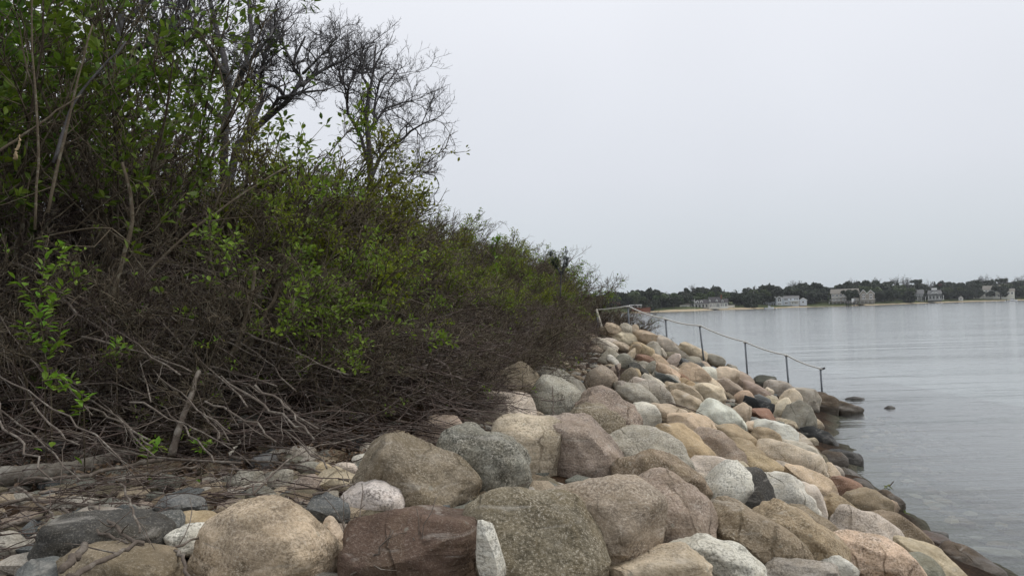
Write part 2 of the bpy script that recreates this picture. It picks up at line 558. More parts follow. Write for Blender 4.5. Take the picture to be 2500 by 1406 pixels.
# ------------------------------------------------------------------ water
def water_material():
    m, nt = mat_new('sea_water')
    b = NB(nt)
    geo = b.n('ShaderNodeNewGeometry')
    v = geo.outputs['Position']
    def mp(sx, sy, rz=0.0):
        n = b.n('ShaderNodeMapping')
        n.inputs['Scale'].default_value = (sx, sy, 1)
        n.inputs['Rotation'].default_value = (0, 0, rz)
        b.l(v, n.inputs['Vector'])
        return n.outputs[0]
    long_ = b.noise(mp(0.07, 0.55, R_(4)), 1.0, 3, 0.5, 0.6)
    medium = b.noise(mp(0.5, 1.7, R_(-6)), 1.0, 4, 0.55, 0.3)
    fine = b.noise(mp(4.5, 6.5, R_(12)), 1.0, 3, 0.6)
    patch = b.mr(b.noise(mp(0.02, 0.07), 1.0, 2), 0.36, 0.62, 0.55, 1.0)
    wv = b.n('ShaderNodeTexWave')
    wv.wave_type = 'BANDS'
    wv.bands_direction = 'Y'
    wv.inputs['Scale'].default_value = 0.11
    wv.inputs['Distortion'].default_value = 5.0
    wv.inputs['Detail'].default_value = 2.0
    wv.inputs['Detail Scale'].default_value = 0.25
    b.l(mp(0.35, 1.0, R_(3)), wv.inputs['Vector'])
    pw = b.math('POWER', wv.outputs['Fac'], 5.0)
    wake = b.math('MULTIPLY', pw, b.mr(b.noise(mp(0.05, 0.11, 0.1), 1.0, 3), 0.48, 0.66))
    h = b.math('ADD', b.math('ADD', b.math('MULTIPLY', long_, 0.07), b.math('MULTIPLY', b.noise(mp(0.022, 0.20, R_(2)), 1.0, 4, 0.6, 0.5), 0.10)), b.math('MULTIPLY', medium, 0.026))
    h = b.math('ADD', h, b.math('ADD', b.math('MULTIPLY', fine, 0.011), b.math('MULTIPLY', b.noise(mp(0.45, 0.8, R_(35)), 1.0, 3, 0.55), 0.02)))
    h = b.math('MULTIPLY', h, patch)
    h = b.math('ADD', h, b.math('MULTIPLY', wake, 0.022))
    nrm = b.bump(h, 1.0, 1.0)
    gl = b.n('ShaderNodeBsdfGlossy')
    gl.inputs['Roughness'].default_value = 0.10
    gl.inputs['Color'].default_value = (1, 1, 1, 1)
    b.l(nrm, gl.inputs['Normal'])
    murk = b.n('ShaderNodeBsdfDiffuse')
    murk.inputs['Color'].default_value = (0.20, 0.212, 0.205, 1)
    tr = b.n('ShaderNodeBsdfTransparent')
    tr.inputs['Color'].default_value = (0.86, 0.93, 0.88, 1)
    at_ = b.n('ShaderNodeAttribute', attribute_name='depth')
    clear = b.math('POWER', 2.718, b.math('MULTIPLY', at_.outputs['Fac'], -1.3))
    under = b.n('ShaderNodeMixShader')
    b.l(clear, under.inputs[0])
    b.l(murk.outputs[0], under.inputs[1])
    b.l(tr.outputs[0], under.inputs[2])
    fr = b.n('ShaderNodeFresnel')
    fr.inputs['IOR'].default_value = 1.34
    b.l(nrm, fr.inputs['Normal'])
    mx = b.n('ShaderNodeMixShader')
    b.l(fr.outputs[0], mx.inputs[0])
    b.l(under.outputs[0], mx.inputs[1])
    b.l(gl.outputs[0], mx.inputs[2])
    b.out(mx.outputs[0])
    return m
xs = np.concatenate([np.linspace(-1500, -100, 8), np.linspace(-60, 2, 8), np.arange(3, 16, 0.4), np.linspace(17, 60, 15), np.linspace(80, 1500, 12)])
ys = np.concatenate([np.linspace(-60, -10, 4), np.arange(-9, 34, 0.5), np.linspace(36, 110, 12), np.linspace(140, 2600, 14)])
wm = grid_mesh('water', xs, ys, lambda X, Y: X * 0, water_material())
X, Y = np.meshgrid(xs, ys)
dep = np.where((X < 24) & (X > -95) & (Y < 100) & (Y > -10), np.maximum(0, -terrain(np.clip(X, -94, 24), np.clip(Y, -9, 99))), 4.0)
a = wm.attributes.new('depth', 'FLOAT', 'POINT')
a.data.foreach_set('value', dep.ravel().astype(np.float32))
water = tag(link('water', wm), 'calm grey sea with faint ripples', kind='structure')
# ------------------------------------------------------------------ boulders
PAL = dict(tan=(.50, .41, .295), grey=(.42, .39, .33), pale=(.57, .52, .44), white=(.66, .63, .58), pink=(.39, .315, .25), peach=(.58, .42, .29),
           ochre=(.36, .275, .16), gold=(.45, .335, .19), olive=(.245, .21, .145), green=(.26, .26, .215), slate=(.18, .19, .185), dark=(.095, .095, .085),
           black=(.030, .032, .033), red=(.165, .108, .085), rust=(.32, .20, .14), brown=(.28, .22, .15), wet=(.135, .105, .077), cream=(.65, .55, .41))
_ico = {}
def ico(sub):
    if sub not in _ico:
        bm = bmesh.new()
        bmesh.ops.create_icosphere(bm, subdivisions=sub, radius=1.0)
        bm.verts.ensure_lookup_table()
        V = np.array([v.co[:] for v in bm.verts])
        F = np.array([[v.index for v in f.verts] for f in bm.faces])
        bm.free()
        _ico[sub] = (V / np.linalg.norm(V, axis=1, keepdims=True), F)
    return _ico[sub]
def rock_shape(kind, seed, sub):
    D, F = ico(sub)
    g = np.random.default_rng(seed)
    s = g.uniform(0, 50, 3)
    if kind == 'b':                                   # blocky: squared and cleaved
        p = 3.6
        V = D / (np.abs(D) ** p).sum(1, keepdims=True) ** (1 / p)
        V = V * 0.92
        npl, lo, hi, amp = 7, 0.78, 0.98, 0.05
    elif kind == 'a':                                 # angular broken stone
        p = 2.6
        V = D / (np.abs(D) ** p).sum(1, keepdims=True) ** (1 / p)
        npl, lo, hi, amp = 10, 0.60, 0.86, 0.07
    elif kind == 's':                                 # half worn: broad facets with softened edges
        p = 2.3
        V = D / (np.abs(D) ** p).sum(1, keepdims=True) ** (1 / p)
        npl, lo, hi, amp = 9, 0.66, 0.92, 0.09
    elif kind == 'w':                                 # wedge with one long slope
        p = 2.8
        V = D / (np.abs(D) ** p).sum(1, keepdims=True) ** (1 / p)
        npl, lo, hi, amp = 6, 0.62, 0.9, 0.05
    else:                                             # rounded by the sea
        p = g.uniform(2.0, 2.6)
        V = D / (np.abs(D) ** p).sum(1, keepdims=True) ** (1 / p)
        npl, lo, hi, amp = 8, 0.75, 0.96, 0.10
    V = V * (1 + amp * 1.9 * vnoise(D * 1.25 + s, 1) + amp * 0.9 * vnoise(D * 3.1 + s, 2))[:, None]
    for _ in range(npl):
        n = unit(g.normal(size=3))
        o = g.uniform(lo, hi)
        ex = np.maximum(0, V @ n - o)
        V = V - (ex * (0.78 if kind == 'r' else 0.88 if kind == 's' else 0.94))[:, None] * n
    rd = 1 - np.abs(vnoise(D * 2.3 + s, 7))
    V = V * (1 + 0.035 * (rd - .6) + 0.022 * vnoise(D * 7 + s, 3) + (0.012 if kind == 'r' else 0.02) * vnoise(D * 15 + s, 5))[:, None]
    lo_, hi_ = V.min(0), V.max(0)
    V = (V - (lo_ + hi_) / 2) / ((hi_ - lo_) / 2)
    return V, F
RIGHT, UPV, BACK = CM @ np.array([1.0, 0, 0]), CM @ np.array([0, 1.0, 0]), CM @ np.array([0, 0, 1.0])
rock_list = []                                        # (centre, radius) for packing
def set_rock(o, col, spk, stain, g):
    c = np.array(PAL[col])
    if col not in ('dark', 'black', 'red', 'wet', 'slate', 'rust'):
        k = .10 if col in ('olive', 'green', 'grey', 'pink', 'brown') else .28
        c = c * (1 - k) + np.array([.60, .50, .385]) * k * (.5 + .5 * c.mean() / .45)
        c = np.minimum(c * (1.10 if k < .2 else 1.24), .80)
    c = c * g.uniform(0.93, 1.07) * (1 + g.normal(size=3) * 0.015)
    o.color = (float(c[0]), float(c[1]), float(c[2]), 1)
    o['speckle'] = float(spk)
    o['stain'] = float(stain)
STAIN = dict(tan=.45, grey=.35, pale=.3, white=.12, pink=.35, peach=.3, ochre=.5, gold=.3, olive=.6, green=.35, slate=.15, dark=.2, black=0, red=.2, rust=.1, brown=.5, wet=.3, cream=.25)
def boulder(i, x0, x1, y0, y1, ang, kind, col, spk, label, name='boulder', free=False, dep=None, flat=None, group='boulders of the stone slope'):
    g = np.random.default_rng(1000 + i)
    yy1 = y1 if free else y1 + 0.28 * (y1 - y0)
    cx, cy = (x0 + x1) / 2, (y0 + yy1) / 2
    hwide = (x1 - x0) / 2
    if kind == 'r' and not free and g.random() < .28:
        kind = 's'
    hw, hh = (x1 - x0) / 2 * (1.07 if hwide > 110 else 1.18), (yy1 - y0) / 2 * (1.03 if hwide > 110 else 1.12)
    Y = dep if dep else 3.8 if (x0, y0) == (1160, 1268) else hit(cx, cy + 0.25 * hh, 0.05)
    a = R_(ang)
    C, S = math.cos(a) ** 2, math.sin(a) ** 2
    A, B = hw, hh
    if ang and abs(C - S) > 0.15:
        a2, b2 = (hw * hw * C - hh * hh * S) / (C - S), (hh * hh * C - hw * hw * S) / (C - S)
        m = max(hw, hh) * 1.15
        A = math.sqrt(min(max(a2, (0.4 * hh) ** 2), m * m))
        B = math.sqrt(min(max(b2, (0.50 * A) ** 2), m * m))
    k = Y / FPX
    rx, rz = A * k, B * k
    ry = flat * rx if flat else 0.5 * (rx + rz) * g.uniform(0.85, 1.05)
    sub = 5 if hw > 100 else (4 if hw > 34 else 3)
    V, F = rock_shape(kind, 50 + i, sub)
    V = V * np.array([rx, ry, rz])
    ca, sa = math.cos(a), math.sin(a)
    lx, lz = V[:, 0] * ca - V[:, 2] * sa, V[:, 0] * sa + V[:, 2] * ca
    W = lx[:, None] * RIGHT + lz[:, None] * UPV - V[:, 1:2] * BACK
    ctr = at(cx, cy, Y)
    me = new_mesh(name, W, F.ravel(), np.full(len(F), 3), True, M_ROCK)
    if kind in 'abws':
        me.set_sharp_from_angle(angle=R_(38 if kind != 's' else 50))
    o = link(name, me, loc=ctr)
    set_rock(o, col, spk, STAIN[col], g)
    tag(o, label, 'boulder' if max(rx, rz) > 0.22 else 'stone', group)
    rock_list.append((ctr, (rx + ry + rz) / 3))
    return o
HERO = [
 # near foreground, left to right
 (480, 830, 1213, 1420, 0, 'r', 'tan', .8, 'big tan boulder with a thin twig across it, beside the reddish brown block'),
 (845, 1180, 1246, 1425, 0, 'b', 'red', .25, 'large flat topped reddish brown block at the bottom edge'),
 (873, 1162, 1073, 1246, -12, 'r', 'olive', .6, 'olive tan domed boulder with a broken corner above the reddish brown block'),
 (1046, 1290, 1040, 1215, 0, 'r', 'green', 1.0, 'round boulder covered in black and white speckles behind the broken cornered one'),
 (1120, 1472, 1202, 1430, -6, 'r', 'olive', .75, 'largest olive grey boulder at the bottom beside the small white stone'),
 (1272, 1604, 1144, 1375, -14, 'r', 'pink', .7, 'huge brownish pink rounded boulder in the middle of the front row'),
 (1487, 1726, 1157, 1350, -30, 'r', 'pink', .7, 'pinkish grey boulder sloping down to the right of the huge brownish one'),
 (1160, 1222, 1268, 1390, 12, 'a', 'white', 1.0, 'small upright white granite stone with black specks right of the reddish block'),
 (846, 978, 1180, 1256, 0, 'r', 'white', 1.0, 'white and grey speckled stone wedged above the reddish brown block'),
 (755, 848, 1212, 1282, -25, 'a', 'slate', .5, 'dark green angular stone between the tan boulder and the speckled stone'),
 (787, 838, 1266, 1352, 0, 'a', 'tan', .4, 'narrow grey tan wedge stone between the tan boulder and reddish block'),
 (1210, 1372, 1022, 1160, 0, 'b', 'tan', .8, 'tan block with a flat olive top right of the black and white speckled boulder'),
 (1317, 1502, 1020, 1165, -38, 'r', 'pink', .7, 'long pinkish grey boulder leaning down right beside the flat topped tan block'),
 (1370, 1504, 995, 1130, -20, 'r', 'olive', .8, 'olive speckled boulder standing behind the long leaning pinkish grey one'),
 (1488, 1682, 1042, 1160, -25, 'r', 'grey', .7, 'grey green rounded boulder behind the brown one with a red end'),
 (1500, 1728, 1100, 1240, -22, 'r', 'brown', .7, 'brown grey boulder with a reddish right end in the middle of the slope'),
 (1593, 1722, 1037, 1132, -35, 'r', 'gold', .35, 'smooth orange tan boulder leaning right above the brown grey one'),
 (1628, 1740, 1010, 1068, -8, 'a', 'peach', .3, 'peach tan angular rock just above the orange tan boulder'),
 (1680, 1812, 1050, 1128, -20, 'r', 'pink', .6, 'pale pinkish boulder with a crease right of the orange tan one'),
 (1685, 1852, 1118, 1205, -22, 'r', 'pale', .5, 'pale grey sloping boulder behind the white one with the dark cleft'),
 (1690, 1822, 1138, 1268, -35, 'w', 'white', .9, 'blue white granite boulder beside the dark green slab'),
 (1770, 1880, 1152, 1260, -45, 'w', 'dark', .3, 'dark green black slab leaning in the cleft of the white granite boulder'),
 (1737, 1860, 1040, 1100, -22, 'r', 'ochre', .2, 'smooth long olive ochre boulder lying below the big pale wavy one'),
 (1790, 1868, 1072, 1124, -35, 'r', 'ochre', .3, 'slim ochre boulder under the smooth long olive ochre one'),
 (1808, 1925, 1115, 1172, -22, 'r', 'gold', .7, 'golden brown coarse grained boulder in the middle of the lower slope'),
 (1724, 1930, 1243, 1380, -30, 'b', 'brown', .7, 'brown ochre wedge block with straight edges near the bottom'),
 (1625, 1868, 1302, 1425, -20, 'r', 'white', .9, 'white grey boulder split by a dark crack at the bottom edge'),
 (1468, 1726, 1357, 1440, 8, 'b', 'tan', .6, 'tan flat ledge boulder at the bottom edge left of the cracked white one'),
 (1577, 1632, 1353, 1380, 0, 'r', 'green', .7, 'small grey green stone lying on the twigs behind the tan ledge boulder'),
 (1502, 1533, 1078, 1110, 0, 'a', 'pink', .4, 'small pink angular stone stuck between two big grey boulders'),
 (1711, 1820, 985, 1048, -25, 'r', 'white', .5, 'large pale greenish white wavy boulder above the long olive ochre one'),
 # left terrace stones
 (422, 528, 1250, 1298, 6, 'r', 'ochre', .3, 'rusty orange flat stone left of the big tan boulder'),
 (403, 502, 1285, 1342, 18, 'r', 'white', .9, 'small oval white speckled stone touching the big tan boulder'),
 (340, 438, 1247, 1314, -10, 'a', 'slate', .7, 'blue grey jagged stone on top of the dark flat slab'),
 (112, 412, 1294, 1346, -4, 'b', 'dark', .35, 'long dark grey flat slab among the sticks'),
 (113, 212, 1257, 1325, 0, 'r', 'green', .7, 'round pale green grey stone behind the dark flat slab'),
 (-25, 56, 1302, 1356, -12, 'r', 'grey', .5, 'rounded grey stone cut off by the left edge'),
 (160, 432, 1347, 1440, -3, 'b', 'brown', .4, 'broad pinkish brown slab with an orange patch at the bottom left'),
 (38, 166, 1372, 1425, 0, 'a', 'slate', .3, 'blue grey stone in the bottom left corner'),
 (196, 320, 1245, 1296, -8, 'b', 'grey', .2, 'flat grey brown slab lying behind the dark flat slab'),
 (395, 500, 1210, 1252, -12, 'a', 'slate', .4, 'smooth dark blue slate stone behind the rusty orange stone'),
 (608, 677, 1187, 1226, -8, 'a', 'green', .5, 'green grey flat stone just above the big tan boulder'),
 (771, 874, 1146, 1210, -12, 'a', 'tan', .4, 'tan angular stone with an orange patch left of the olive domed boulder'),
 (775, 812, 1130, 1162, 0, 'r', 'gold', .2, 'small round golden stone above the orange patched tan one'),
 (864, 904, 1062, 1095, 0, 'r', 'slate', .2, 'small smooth blue grey stone under the long grey branch'),
 (938, 1000, 1045, 1082, 0, 'r', 'tan', .5, 'tan rounded stone at the tip of the long grey branch'),
 (1020, 1125, 1014, 1066, 12, 'a', 'pink', .5, 'brownish pink stone at the edge of the brushwood behind the speckled boulder'),
 (710, 768, 1092, 1122, -6, 'b', 'grey', .2, 'flat pale grey slab stone half under the sticks'),
 (690, 738, 1108, 1136, 0, 'a', 'green', .4, 'small pale green chipped stone below the flat pale slab'),
 (710, 785, 1165, 1206, 8, 'a', 'pink', .5, 'pinkish grey stone left of the orange patched tan one'),
 (730, 800, 1128, 1160, -10, 'a', 'green', .6, 'grey green stone left of the small round golden one'),
 (820, 870, 1130, 1160, -8, 'r', 'pale', .9, 'white speckled stone behind the orange patched tan stone'),
 (862, 912, 1110, 1128, 4, 'r', 'white', .8, 'thin white speckled stone left of the olive domed boulder'),
 (880, 935, 1084, 1112, 0, 'a', 'pale', .8, 'white grey stone below the small smooth blue grey one'),
 (615, 672, 1110, 1140, 0, 'b', 'slate', .2, 'blue grey slab stone crossed by a long stick'),
 (660, 712, 1150, 1192, 0, 'a', 'grey', .6, 'grey stone half buried above the green flat stone'),
 (575, 603, 1226, 1246, 0, 'r', 'pale', .8, 'tiny pale pebble left of the peak of the big tan boulder'),
 (1050, 1082, 1232, 1252, 0, 'a', 'brown', .4, 'tiny brown stone in the gap below the broken cornered boulder'),
 (780, 826, 1200, 1232, 0, 'a', 'grey', .4, 'grey pointed stone behind the dark green angular one'),
 (560, 640, 1150, 1190, 0, 'a', 'grey', .6, 'speckled grey stone under a tangle of sticks left of centre'),
 # top of the slope under the brush
 (1184, 1308, 893, 1020, -42, 'r', 'olive', .5, 'grey olive boulder leaning out of the dead brush at the top of the slope'),
 (1170, 1300, 955, 1038, -15, 'w', 'pale', .7, 'pale green white boulder with a shaded left face below the leaning one'),
 (1301, 1422, 925, 1022, -8, 'r', 'grey', 1.0, 'round grey speckled boulder with two crossed twigs in front'),
 (1276, 1418, 900, 962, -18, 'r', 'green', .6, 'grey green boulder tucked in behind the round speckled one'),
 (1416, 1556, 953, 1047, -28, 'r', 'pink', .9, 'reddish pink speckled boulder right of the round grey speckled one'),
 (1469, 1542, 994, 1047, -15, 'r', 'olive', .6, 'olive brown boulder beneath the reddish pink speckled one'),
 (1530, 1606, 984, 1049, -35, 'r', 'white', .6, 'pinkish white boulder below the pair of long grey tan boulders'),
 (1578, 1680, 983, 1037, -22, 'r', 'tan', .4, 'tan boulder with an ochre flush right of the pinkish white one'),
 (1505, 1600, 934, 988, -32, 'r', 'grey', .6, 'long grey tan boulder lying diagonally near the dead brush'),
 (1549, 1640, 928, 988, -32, 'r', 'grey', .8, 'grey speckled long boulder parallel to the grey tan one'),
 (1629, 1722, 934, 990, -32, 'r', 'tan', .5, 'tan brown ridged boulder in the middle of the upper slope'),
 (1690, 1764, 937, 986, -20, 'r', 'cream', .4, 'cream boulder with a shaded underside in the middle of the upper slope'),
 (1640, 1725, 958, 1012, -32, 'r', 'tan', .4, 'tan rounded boulder left of the large pale wavy one'),
 (1710, 1800, 982, 1030, -25, 'r', 'pale', .4, 'pale brown ridge boulder behind the large pale wavy one'),
 (1827, 1896, 992, 1028, -28, 'a', 'rust', .15, 'rust red rock just below the flat black one'),
 (1817, 1886, 976, 1006, -20, 'a', 'black', .1, 'flat black rock with a white rim above the rust red one'),
 (1796, 1840, 954, 988, 0, 'r', 'peach', .3, 'small peach round rock left of the flat black one'),
 (1742, 1798, 894, 938, -22, 'r', 'cream', .2, 'smooth cream oval rock below the fourth rail post'),
 (1796, 1836, 913, 944, -28, 'a', 'pink', .2, 'brown pink rock right of the smooth cream oval'),
 (1685, 1727, 888, 923, -40, 'a', 'dark', .3, 'dark grey green leaning rock near the third rail post'),
 (1706, 1750, 894, 930, -40, 'r', 'white', .3, 'whitish rock right against the dark leaning one'),
 (1529, 1564, 900, 933, -42, 'a', 'gold', .3, 'orange rock half tucked under the dark green long rock'),
 (1652, 1690, 914, 938, -30, 'a', 'rust', .2, 'upper of two orange red rocks side by side'),
 (1658, 1704, 930, 950, -25, 'a', 'gold', .3, 'lower of two orange red rocks side by side'),
 (1752, 1815, 925, 967, -38, 'r', 'pink', .6, 'pink grey mottled long rock below the smooth cream oval'),
 (1837, 1937, 1026, 1078, -18, 'w', 'white', .3, 'bright white slab with a black hollow beneath near the water'),
 (1905, 1955, 951, 1003, -20, 'r', 'cream', .3, 'upright cream rock below the fifth rail post'),
 (1927, 1997, 944, 998, -25, 'r', 'grey', .3, 'grey rock with a dark belly between the last two rail posts'),
 (1875, 1925, 972, 1024, -38, 'r', 'cream', .4, 'cream rock with pink bands right of the rust red one'),
 (1912, 1990, 986, 1050, -38, 'r', 'grey', .4, 'long grey brown rock with pale bands ending at the water'),
 (1815, 1880, 940, 975, -32, 'r', 'pink', .3, 'pink brown striped rock above the flat black one'),
 (1830, 1878, 962, 985, -15, 'r', 'slate', .2, 'dark slate rock lying on the flat black one'),
 (1860, 1884, 948, 970, -35, 'r', 'cream', .2, 'small cream stone left of the fifth rail post foot'),
 (1842, 1892, 918, 950, -5, 'a', 'dark', .2, 'dark grey rock just right of the fourth rail post foot'),
 (1870, 1927, 930, 964, -5, 'b', 'grey', .2, 'grey flat topped block at the foot of the fifth rail post'),
 (1800, 1815, 995, 1030, 0, 'r', 'brown', .3, 'narrow brown stone right of the large pale wavy boulder'),
 (1782, 1832, 988, 1034, -35, 'r', 'tan', .3, 'tan brown smooth rock left of the rust red one'),
 (1820, 1852, 1018, 1034, 0, 'r', 'slate', .3, 'small dark slate stone under the rust red rock'),
 # lower slope towards the water
 (1837, 1910, 1048, 1102, -32, 'r', 'ochre', .5, 'ochre tan boulder below the bright white slab'),
 (1815, 1880, 1032, 1060, -15, 'r', 'tan', .3, 'brown tan rock just left of the bright white slab'),
 (1908, 1977, 1056, 1092, -8, 'a', 'pale', .4, 'pale peaked rock beside the big black wet boulder'),
 (1901, 2004, 1086, 1124, -18, 'r', 'pale', .4, 'long pale boulder with a thin dark crack near the water'),
 (1852, 2006, 1094, 1152, -18, 'r', 'cream', .6, 'broad cream boulder below the long cracked pale one'),
 (1920, 2045, 1138, 1219, -34, 'r', 'peach', .7, 'peach speckled boulder descending to the reddish one at the water'),
 (1995, 2048, 1136, 1182, -45, 'r', 'tan', .5, 'tan pointed boulder next to the dark brown wet ones'),
 (1849, 1992, 1160, 1256, -28, 'r', 'white', .6, 'big whitish boulder in the middle of the lower slope'),
 (1930, 2013, 1186, 1258, -20, 'b', 'pale', .4, 'pale blue grey block with a dark broken right end'),
 (1854, 2064, 1240, 1380, -38, 'r', 'ochre', .7, 'large brown boulder with an ochre face near the bottom right'),
 (1927, 2042, 1240, 1323, -38, 'r', 'brown', .6, 'brown tan boulder behind the large ochre faced one'),
 (2040, 2196, 1247, 1362, -36, 'r', 'pale', .7, 'long pale tan boulder descending past the large ochre faced one'),
 (2010, 2100, 1215, 1275, -30, 'r', 'ochre', .6, 'ochre tan boulder above the long pale tan one'),
 (2024, 2112, 1168, 1220, -18, 'r', 'rust', .5, 'reddish pink boulder right at the edge of the shallows'),
 (2066, 2165, 1198, 1272, -15, 'r', 'brown', .5, 'brown tan rounded boulder in front of the dark wet one'),
 (2039, 2270, 1316, 1428, -30, 'r', 'peach', .9, 'peach granite boulder with coarse orange grain at the bottom'),
 (1998, 2090, 1357, 1402, -8, 'a', 'white', .6, 'white grey broken rock left of the peach granite boulder'),
 (1860, 2042, 1374, 1440, -5, 'r', 'grey', .7, 'grey boulder at the bottom edge under the large ochre faced one'),
 (2109, 2256, 1254, 1342, -15, 'r', 'brown', .5, 'large smooth brown grey boulder by the water near the bottom right'),
 (2189, 2292, 1352, 1425, -25, 'r', 'green', .4, 'olive grey rounded boulder at the bottom right edge'),
 (2187, 2360, 1328, 1432, -34, 'r', 'tan', .3, 'grey tan smooth boulder between the olive grey one and the wet brown one'),
 (1728, 1800, 1215, 1262, -30, 'w', 'grey', .5, 'grey sliver of rock under the dark green slab'),
]
for i, r in enumerate(HERO):
    boulder(i, *r)
WETS = [
 (1965, 2042, 962, 1024, -10, 'r', 'wet', .2, 'dark brown wet boulder at the foot of the last rail post', .0),
 (2020, 2098, 981, 1014, -5, 'r', 'wet', .1, 'flat dark wet rock reaching furthest out into the water', .0),
 (1940, 2037, 1046, 1108, -22, 'r', 'black', .05, 'big black wet boulder at the waterline', .0),
 (2022, 2092, 1093, 1140, -25, 'r', 'black', .05, 'smaller black wet boulder below the big black one', .0),
 (2002, 2056, 1099, 1152, -45, 'r', 'wet', .2, 'dark brown wet boulder left of the smaller black one', .0),
 (2036, 2100, 1145, 1182, -18, 'r', 'wet', .2, 'low dark brown boulder in the water above the reddish one', .0),
 (2073, 2128, 1170, 1206, -20, 'r', 'wet', .2, 'dark rock half hidden behind the reddish pink boulder', .0),
 (2127, 2201, 1202, 1258, -25, 'r', 'wet', .2, 'dark brown wet boulder behind the brown tan rounded one', .0),
 (2238, 2345, 1300, 1360, -28, 'r', 'red', .2, 'reddish brown wet boulder behind the smooth brown grey one', .0),
 (2290, 2437, 1338, 1420, -22, 'r', 'wet', .2, 'dark brown wet boulder furthest right at the bottom', .0),
 (2274, 2313, 1298, 1322, -10, 'r', 'slate', .1, 'small blue grey stone poking out of the water at bottom right', .0),
 (2159, 2183, 991, 998, 0, 'r', 'black', .05, 'tiny dark rock showing above the water beyond the rail', .0),
 (2066, 2108, 968, 976, 0, 'r', 'black', .05, 'thin low dark rock awash beyond the last rail post', .0),
 (1731, 1750, 866, 878, -20, 'r', 'black', .05, 'small black rock by the water beyond the third rail post', .0),
]
for i, r in enumerate(WETS):
    x0, x1, y0, y1 = r[:4]
    p = on_plane((x0 + x1) / 2, y0 + 0.8 * (y1 - y0))
    dd = min(float(p[1]), 27.0)
    boulder(500 + i, x0, x1, y0, y1 + (0.3 if y1 - y0 > 15 else 1.2) * (y1 - y0), *r[4:9], free=True, dep=dd, group='wet rocks along the waterline')
